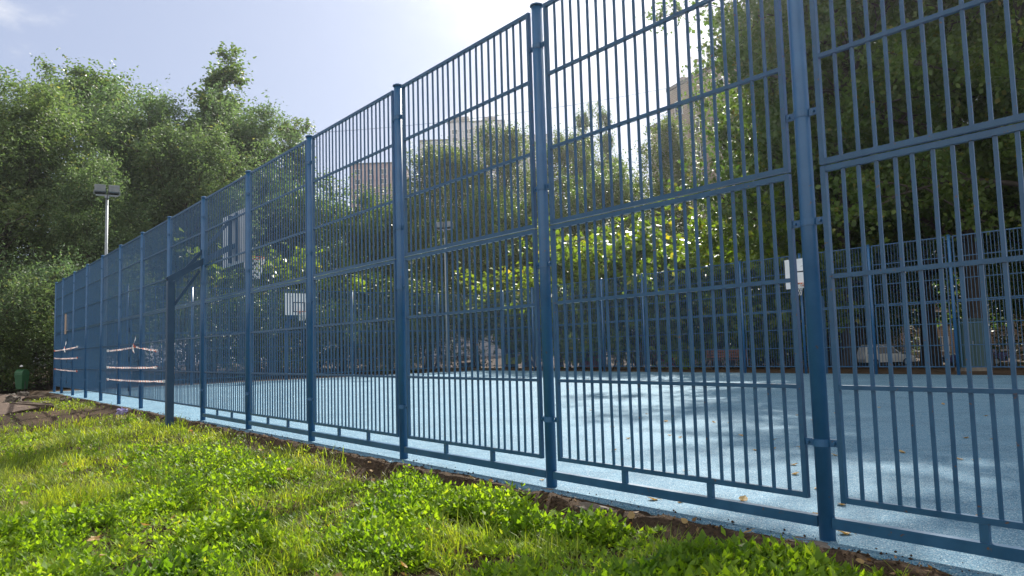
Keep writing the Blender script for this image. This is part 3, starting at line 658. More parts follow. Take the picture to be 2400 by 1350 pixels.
# ------------------------------------------------------------------ trees
def tree_meshes(name, seed, H, r0, cb, cr, n_limb, leafL, leafW, n_leaf, style, mat, bark, sub=6, cl=.75, droop=0.0):
    rr = random.Random(seed); rng = np.random.default_rng(seed)
    mb = MB(); clusters = []
    def wander(p, d, L, n, wob, grav=0):
        pts = [Vector(p)]; d = Vector(d).normalized()
        for i in range(n):
            d = (d + Vector((rr.gauss(0, wob), rr.gauss(0, wob), rr.gauss(0, wob * .6) + grav))).normalized()
            pts.append(pts[-1] + d * L / n)
        return pts
    stems = []
    if style == 'bush':
        for k in range(6):
            a = k * 1.05 + rr.random(); stems.append((wander((.25 * math.cos(a), .25 * math.sin(a), -.2), (math.cos(a) * .5, math.sin(a) * .5, 1.1), H * rr.uniform(.7, .92), 7, .10), r0 * rr.uniform(.6, 1)))
    else:
        stems.append((wander((0, 0, -.3), (rr.gauss(0, .015), rr.gauss(0, .015), 1), H * (.93 if style != 'broad' else .85), 10, .022), r0))
    for pts, r in stems:
        mb.tube(pts, [max(.012, r * (1 - .93 * i / (len(pts) - 1)) * (1.35 if i == 0 else 1)) for i in range(len(pts))], 8 if style != 'bush' else 5)
        top = pts[-1]; clusters.append((top, cl * .8))
    tot = n_limb
    for k in range(tot):
        f = (k + rr.random()) / tot
        pts, r = stems[k % len(stems)]
        z = cb + (H - cb) * f ** .9 * .94
        i = 0
        while i < len(pts) - 2 and pts[i + 1].z < z * .93: i += 1
        g = (z - pts[i].z) / max(.1, pts[i + 1].z - pts[i].z); g = min(max(g, 0), 1); p0 = pts[i].lerp(pts[i + 1], g * .8)
        fz = (z - cb) / (H - cb)
        if style == 'broad': prof = math.sqrt(max(.05, 1 - (2 * fz ** 1.15 - .85) ** 2 / 1.45)); elev = .15 + .75 * fz
        elif style == 'poplar': prof = (1 - fz) ** .85 * .86 + .09 - .2 * (fz < .12); elev = .75 + .4 * fz
        elif style == 'weep': prof = (1 - fz) ** .6 * .75 + .25; elev = .55
        elif style == 'bush': prof = math.sqrt(max(.1, 1 - (1.7 * fz - .6) ** 2 / 1.3)); elev = .2 + .6 * fz
        elif style == 'conic': prof = .34 + .66 * (1 - fz) ** .9; elev = .5 + .5 * fz
        else: prof = math.sqrt(max(.08, 1 - (1.9 * fz - .75) ** 2 / 1.4)); elev = .35 + .55 * fz
        L = cr * prof * rr.uniform(.6, 1.25); a = k * 2.399 + rr.uniform(-.35, .35)
        d = Vector((math.cos(a) * math.cos(elev), math.sin(a) * math.cos(elev), math.sin(elev)))
        lp = wander(p0, d, L, 6, .14, .03 if style in ('poplar', 'willow') else -.02)
        rl = max(.02, r0 * .36 * (1 - .7 * fz) * min(1, L / cr + .2))
        mb.tube(lp, [rl * (1 - .85 * q / 6) for q in range(7)], 5)
        clusters.append((lp[-1], cl))
        for s_ in range(sub):
            t_ = .22 + .75 * (s_ + rr.random()) / sub; i = min(5, int(t_ * 6)); q = lp[i].lerp(lp[i + 1], t_ * 6 - i)
            a2 = rr.uniform(0, 6.28); e2 = rr.uniform(-.5, 1.0)
            d2 = (d * .55 + Vector((math.cos(a2) * math.cos(e2), math.sin(a2) * math.cos(e2), math.sin(e2)))).normalized()
            if style == 'poplar': d2 = (d2 + Vector((0, 0, .7))).normalized()
            L2 = L * rr.uniform(.18, .42) + .25
            bp_ = wander(q, d2, L2, 3, .16, -.03)
            mb.tube(bp_, [rl * .35 * (1 - .2 * u) + .004 for u in range(4)], 4, False)
            clusters.append((bp_[-1], cl * rr.uniform(.6, 1.1))); clusters.append((bp_[2], cl * rr.uniform(.5, .8)))
            if style == 'weep':
                for u in range(3):
                    st_ = bp_[1 + u] ; clusters.append((st_, -rr.uniform(1.2, 3.2)))
    per = max(8, int(n_leaf / len(clusters)))
    Cc = []; 
    for p, r in clusters:
        if r > 0 and style == 'conic': r = r * (1.15 - .5 * max(0, p.z / H - .35))
        if r < 0:
            n_ = int(per * 1.6); tt = rng.random(n_) ** .85
            off = rng.normal(size=(n_, 3)) * .10; off[:, 2] += tt * r
            sway = np.array([rr.gauss(0, .12), rr.gauss(0, .12), 0]); Cc.append(np.array(p)[None] + off + sway[None] * (tt * -r)[:, None])
        else:
            n_ = int(per * rr.uniform(.6, 1.4)); v = rand_unit(n_, rng) * (rng.random(n_) ** .42)[:, None] * r * np.array([1.0, 1.0, .72]) * 1.25
            # sprays: pull leaves onto a few rays so the clump has ragged edges
            ow = np.array([p.x, p.y, 0.0]) / max(.5, math.hypot(p.x, p.y)); nr = 9
            rays = norm(rand_unit(nr, rng) + ow[None] * .45 + np.array([0, 0, .35 if style != 'weep' else -.2])[None]) * (.6 + .8 * rng.random(nr))[:, None]
            j = rng.integers(0, nr, n_); al = rng.random(n_)[:, None] ** .8
            v = np.where((rng.random(n_) < .72)[:, None], rays[j] * r * 1.75 * al + rng.normal(size=(n_, 3)) * .085 * (.7 + .5 * r), v)
            v[:, 2] -= droop * (v[:, 0] ** 2 + v[:, 1] ** 2) / max(.2, r)
            Cc.append(np.array(p)[None] + v)
    Cc = np.concatenate(Cc); n_ = len(Cc)
    a = rand_unit(n_, rng); a[:, 2] = a[:, 2] * .7 - (.35 if style in ('weep', 'willow') else .22); a = norm(a)
    s = norm(np.cross(a, np.array([0, 0, 1.0])[None] * .6 + rng.normal(size=(n_, 3)) * .55))
    L = leafL * (.65 + .6 * rng.random(n_)); W = leafW * (.7 + .5 * rng.random(n_))
    V, Fq = leaf_quads(Cc, a, s, L, W, .16)
    return mb.mesh('trunk', bark, True), np_mesh('crown', V, Fq, mat)
KIND = {}
def kind(name, *a, **k):
    ms = tree_meshes(name, *a, **k); zs = np.empty(len(ms[1].vertices) * 3, np.float32); ms[1].vertices.foreach_get('co', zs)
    KIND[name] = (ms, float(np.percentile(zs[2::3], 99.9)))
#            seed   H   r0  cb  cr limbs leafL leafW leaves style
kind('willow', 1, 16., .32, 1.2, 5.6, 40, .25, .095, 72000, 'willow', L_will, M_bark, sub=7, cl=.95, droop=.25)
kind('willow2', 2, 16., .30, 1.6, 5.2, 36, .25, .095, 64000, 'willow', L_will, M_bark, sub=7, cl=.9, droop=.25)
kind('poplar', 3, 20., .30, 1.5, 4.2, 44, .18, .14, 52000, 'willow', L_pop, M_bark, sub=7, cl=.7)
kind('poplar2', 33, 20., .26, 2.0, 3.6, 40, .18, .14, 30000, 'conic', L_pop, M_bark, sub=6, cl=.55)
kind('linden', 4, 20., .36, 3.2, 6.6, 44, .20, .17, 72000, 'broad', L_lin, M_bark, sub=8, cl=.85)
kind('linden2', 5, 20., .33, 4.6, 6.0, 40, .20, .17, 66000, 'broad', L_lin, M_bark, sub=8, cl=.8)
kind('round', 6, 13., .26, 1.6, 4.9, 34, .16, .13, 55000, 'broad', L_lin, M_bark, sub=7, cl=.8)
kind('birch', 7, 16., .17, 6.0, 3.1, 30, .13, .09, 24000, 'weep', L_bir, M_birchbark, sub=5, cl=.45)
kind('tall', 8, 18., .26, 2.5, 4.0, 36, .14, .11, 44000, 'willow', L_bir, M_bark, sub=6, cl=.75)
kind('bush', 9, 6.5, .07,   .5, 2.9, 32, .27, .21, 8500, 'bush', L_bush, M_bark, sub=5, cl=.55)
kind('bush2', 10, 6.5, .07, .4, 2.6, 28, .27, .21, 7000, 'bush', L_bush, M_bark, sub=5, cl=.5)
kind('shrub', 11, 4.0, .06, .2, 2.6, 30, .13, .075, 15000, 'bush', L_dark, M_bark, sub=5, cl=.6)
kind('wshrub', 12, 6.0, .08, .4, 3.2, 32, .16, .05, 20000, 'bush', L_will, M_bark, sub=6, cl=.7, droop=.3)
def plant(name, kd, x, y, ztop, label, rz, cat='tree', group=None, wide=1.0):
    (tm, cm), H = KIND[kd]; z = gz(x, y); s = (ztop - z) / H
    t = thing(name, label, cat, (x, y, z), rz, group); t.scale = (s * wide, s * wide, s)
    link('trunk', tm, t); link('crown', cm, t); return t
G1 = 'tall trees behind the left end of the court'; G2 = 'trees behind the far corner of the court'; G3 = 'big dark trees on the right behind the far fence'
G4 = 'leafy young trees along the far fence'; G5 = 'shrubs beyond the left end of the fence'; G6 = 'dark bushes behind the end fence'; G7 = 'distant background trees'
plant('willow_tree', 'willow', -49.5, -.5, 18.0, 'broad grey-green willow at the left edge, nearest of the willows there', 1.0, group=G1, wide=1.1)
plant('willow_tree', 'willow2', -54.5, -5.5, 19.8, 'grey-green willow cut by the left edge of the picture', 2.0, group=G1, wide=1.1)
plant('poplar_tree', 'poplar', -67, 5.1, 26.6, 'dark poplar rising behind the willows at far left, its ragged top above them', .3, group=G1, wide=1.2)
plant('willow_tree', 'willow', -53, 7.6, 20.6, 'tall willow straight above the left floodlight', 3.3, group=G1, wide=1.0)
plant('poplar_tree', 'poplar2', -57.5, 13.6, 24.6, 'poplar with the highest pointed top, left of the open sky', 2.1, group=G1, wide=1.3)
plant('willow_tree', 'willow2', -54.2, 15.9, 21.2, 'willow at the right shoulder of the left tree group', .4, group=G1, wide=1.0)
plant('poplar_tree', 'poplar2', -56.6, 18.6, 21.6, 'slim yellowish poplar ending the left tree group beside the open sky', 4.1, group=G1, wide=1.15)
plant('willow_tree', 'willow2', -46.5, 9.2, 16.6, 'lower willow with bare dark limbs showing, right of the left floodlight', 5.0, group=G1, wide=1.0)
plant('willow_tree', 'willow2', -43.5, 2.6, 12.6, 'low yellowish willow right behind the left floodlight', 3.9, group=G1, wide=.95)
plant('willow_tree', 'willow', -62, -4, 20.5, 'big willow in the second row at the far left', 4.0, group=G1, wide=1.1)
plant('willow_shrub', 'wshrub', -41.5, -.9, 7.0, 'pale silvery willow shrub above the green bin', .2, 'shrub', G5)
plant('willow_shrub', 'wshrub', -39.0, 1.9, 6.2, 'yellowish willow shrub leaning over the far end of the fence', 2.2, 'shrub', G5)
plant('shrub', 'shrub', -40.2, -1.5, 4.2, 'dark shrub directly behind the green bin', 1.0, 'shrub', G5)
plant('shrub', 'shrub', -38.6, .9, 3.6, 'dark shrub between the green bin and the fence corner', 3.0, 'shrub', G5)
plant('shrub', 'shrub', -41.5, -4.0, 5.0, 'dark shrub at the left edge, left of the bin', 4.0, 'shrub', G5)
plant('shrub', 'shrub', -45.5, 1.5, 6.0, 'tall dark shrub deep in the shade behind the bin', 5.0, 'shrub', G5, wide=1.2)
plant('shrub', 'shrub', -47.0, -4.0, 6.5, 'tall dark shrub farthest back at the left edge', 2.0, 'shrub', G5, wide=1.2)
# behind the end fence
plant('round_tree', 'round', -50.1, 21.3, 14.6, 'round dense green tree seen through bars left of the brown block', .5, group=G2)
plant('round_tree', 'round', -51.5, 26.2, 14.6, 'smaller round tree in front of the brown block', 2.5, group=G2, wide=.8)
plant('willow_tree', 'willow2', -54.5, 17.5, 13.5, 'low willow behind the near basketball board', 1.5, group=G2)
plant('slim_tree', 'tall', -52.4, 30.4, 20.0, 'olive tree left of the grey tower, nearest the thick bar post', 1.0, group=G2)
plant('slim_tree', 'tall', -48.3, 32.6, 18.9, 'olive tree standing in front of the grey tower', 2.6, group=G2)
plant('slim_tree', 'tall', -49.4, 37.5, 21.2, 'olive tree right of the grey tower', 4.4, group=G2)
plant('slim_tree', 'tall', -44, 38, 20.2, 'olive tree right of the second fence post with a thin ragged top', .7, group=G2)
plant('poplar_tree', 'poplar2', -46.8, 43.5, 24.0, 'slim poplar, left of two thin tops against the bright sky', 3.0, group=G2, wide=.5)
plant('poplar_tree', 'poplar2', -44.6, 46.3, 24.3, 'slim poplar, right of two thin tops against the bright sky', 5.2, group=G2, wide=.5)
plant('round_tree', 'round', -37.5, 36.2, 15.8, 'rounded dark tree just left of the tan brick building', 3.6, group=G2)
plant('round_tree', 'round', -42, 31, 14.0, 'dark round tree behind the middle floodlight', 4.6, group=G2)
plant('birch_tree', 'birch', -30.5, 37.0, 17.6, 'weeping birch hanging in front of the tan brick building', 1.2, group=G2)
plant('bush', 'bush', -45.7, 18.2, 7.0, 'bright bush behind the end fence, right of the left board', .3, 'bush', G6, wide=1.1)
plant('bush', 'bush2', -46.2, 13.5, 8.6, 'bush behind the end fence, left of its white board', 1.3, 'bush', G6, wide=1.1)
plant('shrub', 'shrub', -38.2, 21.6, 6.2, 'dark bush behind the far corner post', 2.3, 'bush', G6, wide=1.1)
plant('shrub', 'shrub', -41.6, 19.6, 6.8, 'dark bush left of the far corner floodlight', 3.3, 'bush', G6, wide=1.1)
plant('shrub', 'shrub', -40, 13.0, 5.2, 'low dark bush close behind the end fence', 4.3, 'bush', G6, wide=1.2)
plant('shrub', 'shrub', -40, 7.5, 5.0, 'low dark bush behind the end fence near the near corner', 5.3, 'bush', G6, wide=1.2)
plant('shrub', 'shrub', -37.0, 17.3, 4.0, 'small dark bush at the foot of the end fence', .9, 'bush', G6, wide=1.2)
# along the far fence
plant('young_maple', 'bush', -28.3, 24.9, 5.6, 'yellow-green young maple behind the far fence, leftmost of the row', 0, 'tree', G4)
plant('young_maple', 'bush', -26.2, 25.4, 7.6, 'bright yellow-green young maple, second in the row behind the far fence', 1.1, 'tree', G4)
plant('young_maple', 'bush2', -24.0, 25.9, 8.4, 'tallest bright young maple behind the far fence, right below the brick building edge', 2.2, 'tree', G4)
plant('young_maple', 'bush', -22.2, 26.9, 6.0, 'yellowish young maple just right of the brick building edge', 3.3, 'tree', G4)
plant('young_maple', 'bush2', -20.0, 27.2, 7.6, 'young maple in front of the big dark tree trunk row', 4.4, 'tree', G4)
plant('young_maple', 'bush', -17.6, 28.6, 6.0, 'shaded young maple beside the white board, rightmost of the row', 5.5, 'tree', G4)
plant('young_maple', 'bush2', -33.0, 26.4, 6.6, 'young maple behind the far fence near the corner', .6, 'tree', G4)
plant('shrub', 'shrub', -30.4, 28.6, 5.5, 'dark shrub behind the row of young maples', 1.6, 'shrub', G4, wide=1.2)
plant('shrub', 'shrub', -24.5, 31.0, 5.6, 'dark shrub under the weeping birch', 2.6, 'shrub', G4, wide=1.2)
plant('shrub', 'shrub', -21.0, 34.5, 5.0, 'dark shrub beneath the big linden', 3.6, 'shrub', G4, wide=1.2)
# big trees on the right
plant('linden_tree', 'linden', -17.6, 33.4, 26.5, 'big linden whose sunlit left edge stands against the bright sky', .4, group=G3, wide=.66)
plant('linden_tree', 'linden2', -15.6, 30.8, 28.0, 'big dark linden behind the nearest fence post', 1.9, group=G3, wide=.9)
plant('linden_tree', 'linden', -15.4, 40, 28.0, 'big linden in the second row behind the parked white car', 3.1, group=G3)
plant('linden_tree', 'linden2', -10.2, 32.4, 26.0, 'dark linden with a thick trunk left of the teal cabinet', 4.3, group=G3, wide=.95)
plant('linden_tree', 'linden2', -5.6, 28.3, 24.0, 'dark linden with a thick trunk right of the teal cabinet', 5.5, group=G3, wide=.9)
plant('linden_tree', 'linden', -4.0, 37, 25.0, 'dark linden cut by the right edge of the picture', 2.2, group=G3)
plant('linden_tree', 'linden', -21.0, 40.5, 22.0, 'linden in the shade right of the weeping birch', 5.9, group=G3, wide=.8)
for q, (x, y, zt, kd, nm) in enumerate([(-29, 60, 27, 'linden2', 'background linden right behind the brick building front'), (-23, 68, 29, 'linden', 'background linden left of the white car, far back'), (-15, 66, 28, 'linden2', 'background linden far behind the white car'), (-7, 66, 28, 'linden', 'background linden far behind the teal cabinet'),
        (-62, 34, 16, 'round', 'background round tree left of the grey tower'), (-60, 48, 18, 'round', 'background round tree right of the grey tower'), (-66, 24, 15, 'round', 'background round tree below the brown block'), (-70, 10, 20, 'willow', 'background willow behind the left tree group'), (-36, 55, 13, 'round', 'background round tree at the foot of the brick building')]):
    plant('background_tree', kd, x, y, zt, nm, q * 1.3, group=G7, wide=1.15)
for q, (x, y, zt, nm) in enumerate([(-16, 70, 7.5, 'dark hedge bush behind the white car, left part'), (-33, 70, 6.5, 'dark hedge bush in the shade left of the white car'), (-30, 46, 6, 'dark hedge bush under the weeping birch, far back'), (-38, 44, 6, 'dark hedge bush behind the rounded tree'), (-8.5, 46, 7.5, 'dark hedge bush behind the teal cabinet'), (-3.2, 44, 7.5, 'dark hedge bush at the right edge')]):
    plant('hedge_bush', 'shrub', x, y, zt - 1, nm, q * 1.1, 'bush', 'dark hedge bushes in the shade behind the court', wide=1.3)

# ------------------------------------------------------------------ buildings
def window_meshes(w, h):
    f = MB(); d = .12
    for x in (-w / 2, 0, w / 2): f.box((x, 0, 0), (.09, d, h + .09))
    for z in (-h / 2, h / 2): f.box((0, 0, z), (w - .1, d - .01, .09))
    f.box((0, -.08, -h / 2 - .09), (w + .3, .2, .06))
    return f.mesh('window', M_frame), MB().box((0, .0, 0), (w - .1, .05, h - .1)).mesh('pane', M_glass)
def building(label, loc, rz, blocks, wall_m, win, floors):
    """blocks: (x0,x1,depth,height); facade faces -Y at y=0"""
    t = thing('apartment_building', label, 'building', loc, rz)
    wm, pm = window_meshes(*win['size'])
    for (x0, x1, dp, h) in blocks:
        MB().box(((x0 + x1) / 2, dp / 2, h / 2 - 2), (x1 - x0, dp, h + 4)).build('wall', wall_m, t)
        rf = MB().box(((x0 + x1) / 2, dp / 2, h + .2), (x1 - x0 + .5, dp + .5, .4)).build('roof', M_roof, t)
        nc = int((x1 - x0) / win['dx']);
        for k in range(nc):
            x = x0 + (x1 - x0) * (k + .5) / nc; z = h - win['top']; m_ = 0
            while z > win['zmin'] and m_ < floors:
                w_ = link('window', wm, t, (x, -.03, z)); link('pane', pm, w_); z -= win['dz']; m_ += 1
    return t
hd = math.atan2(-.26, .966)      # facade direction of the tan building
tb = building('tan brick apartment building with two roof levels behind the weeping birch', (-58.6, 68.5, -1), hd, [(0, 4.2, 12, 29.6), (4.2, 23, 14, 33.2)], M_tan, dict(size=(1.4, 1.7), dx=3.6, dz=3.1, top=2.6, zmin=8), 8)
MB().box((5.6, 1.2, 34.0), (.9, .9, 1.2)).tube([(7.2, 2, 33.4), (7.2, 2, 36.2)], .07, 6).box((7.2, 2, 36.3), (.5, .4, .35)).build('chimney', M_concrete, tb)
mb = MB()
for q in range(9): mb.tube([(.4 + q * .45, .3, 30), (.4 + q * .45, .3, 30.9)], .025, 5)
mb.tube([(.3, .3, 30.9), (4.1, .3, 30.9)], .03, 5).build('railing', M_plastic, tb)
gb = building('pale grey stepped apartment tower above the treetops', (-207, 126, -1), math.atan2(.53, .45), [(0, 10, 14, 72.5), (10, 29, 16, 78.5), (29, 45, 14, 73)], M_greyp, dict(size=(1.9, 1.6), dx=4.2, dz=2.9, top=3.2, zmin=40), 8)
MB().box((14, 5, 80), (6, 5, 2.6)).build('rooftop_hut', M_concrete, gb)
MB().box((24, 5, 79.8), (4, 5, 2.2)).build('rooftop_hut', M_concrete, gb)
building('brownish-mauve apartment slab low above the round trees', (-186, 90.4, -1), math.atan2(.78, .626), [(0, 15, 12, 55.2)], M_brownp, dict(size=(1.5, 1.5), dx=3.2, dz=2.8, top=2.2, zmin=25), 9)
mb = MB(); a = Vector((-51, 69.6, 33.0)); b = Vector((-77.5, 20, 24.5))
mb.tube([a.lerp(b, k / 24) - Vector((0, 0, 1.3 * 4 * (k / 24) * (1 - k / 24))) for k in range(25)], .022, 5)
tag(mb.build('overhead_cable', M_cable), 'thin overhead cable running from the tan building roof across the sky', 'cable')

building('low brown brick building in the shade far behind the parked cars', (-46, 92, -2), math.radians(-12), [(0, 50, 12, 10.5)], M_tan, dict(size=(1.5, 1.6), dx=3.4, dz=3.0, top=2.2, zmin=1), 3)

# ------------------------------------------------------------------ cars
def car(label, loc, rz, paint_m, wagon=True):
    t = thing('parked_car', label, 'car', loc, rz)
    body = [(-2.1, .32), (-2.15, .6), (-2.1, .98), (.75, 1.0), (1.0, .96), (1.85, .84), (2.05, .66), (2.1, .38), (1.95, .3)]
    mb = MB(); n = len(body)
    vs = [];
    for y, k in ((-.84, 0), (-.74, 1), (.74, 1), (.84, 0)):
        for (x, z) in body: vs.append((x * (1 if k else .985), y, z if k or z < .7 else z - .06))
    fs = [tuple(range(n)), tuple(range(4 * n - 1, 3 * n - 1, -1))]
    for r_ in range(3):
        for i in range(n):
            j = (i + 1) % n; fs.append((r_ * n + j, r_ * n + i, (r_ + 1) * n + i, (r_ + 1) * n + j))
    mb.add(vs, fs).build('body', paint_m, t, bevel=.03)
    if wagon: cab = [(-2.08, .95), (-1.95, 1.62), (-1.7, 1.7), (.1, 1.68), (.35, 1.58), (.98, .95)]
    else: cab = [(-1.75, .95), (-1.05, 1.38), (-.8, 1.43), (.15, 1.42), (.35, 1.36), (1.0, .95)]
    n = len(cab); vs = []
    for (x, z) in cab: vs.append((x, -.76 if z < 1 else -.62, z))
    for (x, z) in cab: vs.append((x, .76 if z < 1 else .62, z))
    fs = [tuple(range(n)), tuple(range(2 * n - 1, n - 1, -1))] + [((i + 1) % n, i, i + n, (i + 1) % n + n) for i in range(n)]
    MB().add(vs, fs).build('cabin', paint_m, t, bevel=.03)
    zt = cab[2][1] - .13; zb = 1.03; ry = lambda z: .76 - (z - .95) / (cab[2][1] - .95) * .14
    xr = cab[0][0]
    for s in (-1, 1):
        for (p0, p1, p2, p3) in ([(xr + .2, -1.12, -1.12, xr + .32), (-1.0, -.2, -.2, -1.0), (-.1, .75, .28, -.1)] if wagon else [(-1.3, -.55, -.55, -.95), (-.45, .72, .3, -.45)]):
            yb, yt = (ry(zb) + .006) * s, (ry(zt) + .006) * s
            vs = [(p0, yb, zb), (p1, yb, zb), (p2, yt, zt), (p3, yt, zt)]; vs2 = [(x, y - s * .02, z) for x, y, z in vs]
            MB().add(vs + vs2, [(0, 1, 2, 3), (7, 6, 5, 4), (0, 4, 5, 1), (1, 5, 6, 2), (2, 6, 7, 3), (3, 7, 4, 0)]).build('side_window', M_glass, t)
        for x in (-1.3, 1.28):
            wl = MB().tube([(x, s * .86, .31), (x, s * .66, .31)], .31, 20).build('wheel', M_rubber, t)
            MB().tube([(x, s * .868, .31), (x, s * .84, .31)], .19, 14).build('rim', M_steel, wl)
        MB().box((2.02, s * .62, .74), (.16, .3, .15)).build('headlight', M_lamp, t, bevel=.02)
        MB().box((.72, s * .9, 1.08), (.12, .16, .12)).build('mirror', paint_m, t, bevel=.02)
    c1, c2 = cab[-1], cab[-2]
    vs = [(c1[0] + .0, y, c1[1] + .06) for y in (-.66, .66)] + [(c2[0] + .05, y, c2[1] - .03) for y in (.56, -.56)]
    MB().add(vs + [(x - .03, y, z - .03) for x, y, z in vs], [(0, 1, 2, 3), (7, 6, 5, 4), (0, 4, 5, 1), (1, 5, 6, 2), (2, 6, 7, 3), (3, 7, 4, 0)]).build('windscreen', M_glass, t)
    MB().box((2.06, 0, .44), (.14, 1.6, .2)).build('bumper', M_plastic, t, bevel=.03)
    MB().box((2.06, 0, .68), (.1, .7, .1)).build('grille', M_plastic, t)
    if wagon:
        mb = MB()
        for s in (-1, 1): mb.tube([(-1.75, s * .55, 1.76), (.1, s * .55, 1.75)], .025, 6)
        for x in (-1.6, -1.0, -.5, 0): mb.box((x, 0, 1.77), (.05, 1.14, .03))
        for s in (-1, 1):
            for x in (-1.7, -.8, .05): mb.box((x, s * .55, 1.72), (.06, .04, .09))
        mb.build('roof_rack', M_frame, t)
    return t
cr_ = math.atan2(.779, .626)
car('white estate car with a roof rack parked in the shade under the big lindens', (-26.6, 59.1, gz(-26.6, 59.1)), cr_, M_car_w)
car('dark violet car half hidden behind the teal cabinet', (-20.2, 59.6, gz(-20.2, 59.6)), cr_ + PI - .25, M_car_b, False)
t = thing('utility_cabinet', 'tall dark teal cabinet between two tree trunks behind the far fence', 'cabinet', (-8.0, 24.9, gz(-8, 24.9)), cr_)
MB().box((0, 0, .95), (.78, .5, 1.7)).build('body', M_cab, t, bevel=.01)
MB().box((0, 0, .05), (.84, .56, .16)).build('plinth', M_concrete, t)
MB().box((0, 0, 1.83), (.86, .58, .05)).build('lid', M_cab, t)
for s in (-1, 1):
    dd = MB().box((s * .19, -.255, .95), (.35, .014, 1.6)).build('door', M_cab, t)
    MB().box((s * .05, -.27, 1.0), (.02, .02, .12)).build('handle', M_steel, dd)

# ------------------------------------------------------------------ playground beyond the far fence
def bench(label, loc, rz, m, wdt=1.7):
    t = thing('park_bench', label, 'bench', loc, rz)
    mb = MB()
    for k in range(4): mb.box((0, -.18 + .12 * k, .45), (wdt, .09, .035))
    mb.build('seat', m, t); mb = MB()
    for k in range(3): mb.box((0, .27 + .03 * k, .6 + .13 * k), (wdt, .03, .09))
    mb.build('backrest', m, t)
    for s in (-1, 1):
        MB().box((s * (wdt / 2 - .2), 0, .2), (.06, .42, .46)).beam((s * (wdt / 2 - .2), .2, .4), (s * (wdt / 2 - .2), .36, .9), .05, .05).build('leg', M_plastic, t)
    return t
bench('red-slatted bench behind the far fence, right of the green bench', on(-18.3, 25.2), math.radians(200), M_wood, 1.9)
bench('green bench behind the far fence, left of the red one', on(-20.6, 26.4), math.radians(195), M_gbench, 1.6)
bench('brown bench with its back to the far corner of the court', on(-36.2, 22.9), math.radians(130), M_wood, 1.9)
t = thing('playground_slide', 'small red playground slide with slanting silver railings behind the far fence', 'slide', on(-24.3, 27.8), cr_)
MB().box((-.6, 0, .55), (.9, .8, .06)).box((-.6, .3, .25), (.06, .06, .6)).box((-.95, -.3, .25), (.06, .06, .6)).box((-.25, .3, .25), (.06, .06, .6)).build('platform', M_wood, t)
MB().box((.1, 0, .34), (1.3, .5, .04), Matrix.Rotation(.5, 3, 'Y')).box((.1, -.26, .42), (1.3, .03, .2), Matrix.Rotation(.5, 3, 'Y')).box((.1, .26, .42), (1.3, .03, .2), Matrix.Rotation(.5, 3, 'Y')).build('chute', M_red, t)
for y in (-.4, .4):
    MB().tube([(-1.0, y, 1.45), (.75, y, .45)], .022, 6).tube([(-1.0, y, 1.05), (.75, y, .1)], .022, 6).tube([(-.95, y, .5), (-.95, y, 1.45)], .025, 6).tube([(.7, y, 0), (.7, y, .48)], .025, 6).build('railing', M_steel, t)
MB().box((.55, .05, .55), (.5, .04, .5)).build('side_panel', M_red, t)
t = thing('pull_up_bar', 'pale horizontal exercise bar between two posts behind the far fence', 'exercise bar', on(-24.2, 27.2), cr_)
for s in (-1, 1): MB().tube([(s * 1.4, 0, -.2), (s * 1.4, 0, 2.15)], .04, 8).build('post', M_blue_post, t)
MB().tube([(-1.4, 0, 2.1), (1.4, 0, 2.1)], .025, 8).build('bar', M_frame, t)
t = thing('spring_rocker', 'lime green spring rocker toy near the far corner behind the fence', 'rocker', on(-35.5, 26.2), cr_)
MB().tube([(.1 * math.cos(a), .1 * math.sin(a), .02 + a * .006) for a in np.linspace(0, 44, 120)], .012, 5).build('spring', M_plastic, t)
for y in (-.14, .14): MB().prism([(-.5, .3), (.5, .3), (.62, .7), (.5, 1.0), (.3, .75), (-.2, .7), (-.35, 1.0), (-.6, .8)], y - .02, y + .02).build('side_panel', M_yelg, t)
MB().box((0, 0, .6), (.3, .24, .04)).build('seat', M_wood, t)
t = thing('play_house', 'low red play house panel behind the far fence, left of the slide', 'play house', on(-29.3, 27.4), cr_)
for y in (-.5, .5): MB().prism([(-.5, 0), (.5, 0), (.5, .75), (0, 1.1), (-.5, .75)], y - .02, y + .02).build('wall', M_red, t)
MB().box((-.27, 0, .98), (.66, 1.2, .03), Matrix.Rotation(-.62, 3, 'Y')).box((.27, 0, .98), (.66, 1.2, .03), Matrix.Rotation(.62, 3, 'Y')).build('roof', M_wood, t)

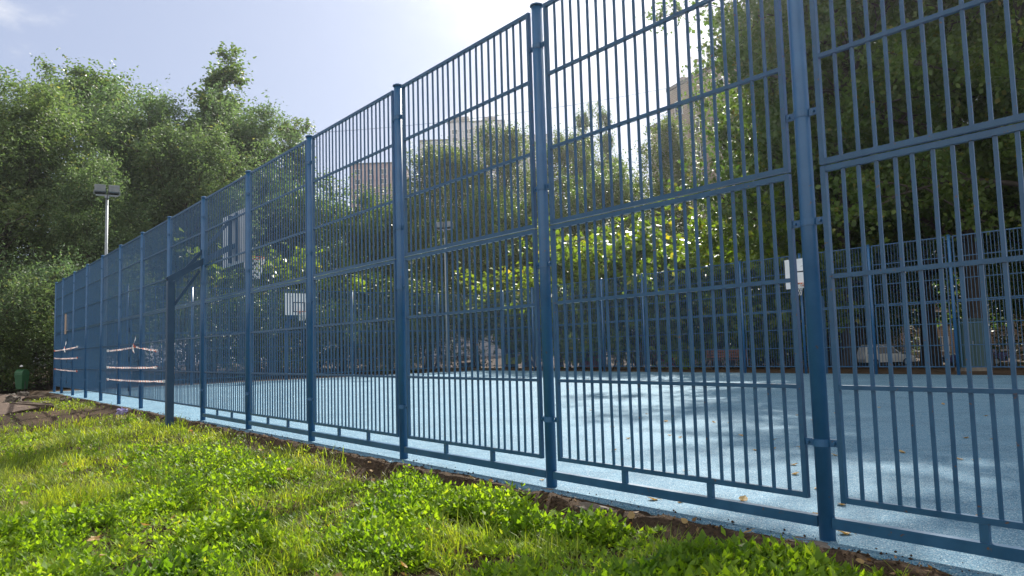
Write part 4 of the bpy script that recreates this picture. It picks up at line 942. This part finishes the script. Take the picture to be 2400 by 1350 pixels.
def person(label, loc, rz):
    J = {'pel': (0, 0, .86), 'waist': (0, .01, 1.0), 'chest': (0, .0, 1.22), 'neck': (0, 0, 1.42), 'head': (0, -.02, 1.55), 'crown': (0, 0, 1.66)}
    pts = []; ed = []; rad = []
    def ch(chain, start=None):
        prev = start
        for p, r in chain:
            pts.append(p); rad.append(r)
            if prev is not None: ed.append((prev, len(pts) - 1))
            prev = len(pts) - 1
        return prev
    ch([((0, 0, .86), .14)])
    ch([((0, .01, 1.0), .12), ((0, .0, 1.2), .14), ((0, 0, 1.34), .10), ((0, 0, 1.42), .05), ((0, -.015, 1.52), .085), ((0, -.01, 1.62), .07)], 0)
    for s in (-1, 1):
        ch([((s * .1, 0, .80), .085), ((s * .11, -.02, .46), .055), ((s * .11, .01, .1), .04), ((s * .12, -.09, .03), .035)], 0)
        w_ = ch([((s * .17, 0, 1.33), .05), ((s * .22, .03, 1.06), .038), ((s * .21, -.08, .84), .028), ((s * .205, -.11, .77), .026)], 3)
        for q in range(4): ch([((s * .205 + (q - 1.5) * .012, -.125, .74), .008), ((s * .205 + (q - 1.5) * .014, -.13, .69), .007)], w_)
        ch([((s * .185, -.14, .755), .008), ((s * .178, -.155, .725), .007)], w_)
    me = bpy.data.meshes.new('person'); me.from_pydata(pts, ed, []); me.update()
    o = link('person', me, None, loc, rz)
    sk = o.modifiers.new('skin', 'SKIN')
    for v, r in zip(me.skin_vertices[0].data, rad): v.radius = (r, r)
    me.skin_vertices[0].data[0].use_root = True
    o.modifiers.new('sub', 'SUBSURF').levels = 1; o.modifiers['sub'].render_levels = 1
    me.materials.append(M_skin)
    tag(o, label, 'person')
    MB().tube([(0, .01, .80), (0, .01, 1.0), (0, .005, 1.2), (0, 0, 1.36), (0, 0, 1.41)], [.185, .155, .172, .15, .07], 14).tube([(.16, 0, 1.34), (.22, .03, 1.06)], [.068, .055], 8).tube([(-.16, 0, 1.34), (-.22, .03, 1.06)], [.068, .055], 8).build('shirt', M_lilac, o, True)
    mb = MB().tube([(0, 0, .98), (0, 0, .78)], [.16, .18], 12)
    for s in (-1, 1): mb.tube([(s * .095, 0, .84), (s * .11, -.02, .46), (s * .11, .01, .1)], [.1, .075, .06], 10)
    mb.build('trousers', M_trous, o, True)
    MB().tube([(0, .03, 1.45), (0, .035, 1.52), (0, .03, 1.60), (0, .02, 1.66), (0, .015, 1.69)], [.06, .09, .098, .075, .02], 12).build('hair', M_hair, o, True)
    return o
pz = on(-29.6, 24.9); p_ = person('person in a lilac top and dark trousers standing behind the far fence', pz, math.radians(160)); p_.scale = (.78, .78, .78)

# ------------------------------------------------------------------ air
m, nt, out = nmat('haze'); v = N(nt, 'ShaderNodeVolumePrincipled'); v.inputs['Color'].default_value = (.93, .96, 1, 1); v.inputs['Density'].default_value = .0005; v.inputs['Anisotropy'].default_value = .8
nt.links.new(v.outputs[0], out.inputs['Volume'])
hz = MB().box((0, 50, 41), (810, 710, 90)).build('haze', m); hz['kind'] = 'stuff'; hz['label'] = 'thin pale summer haze in the air'; hz['category'] = 'haze'
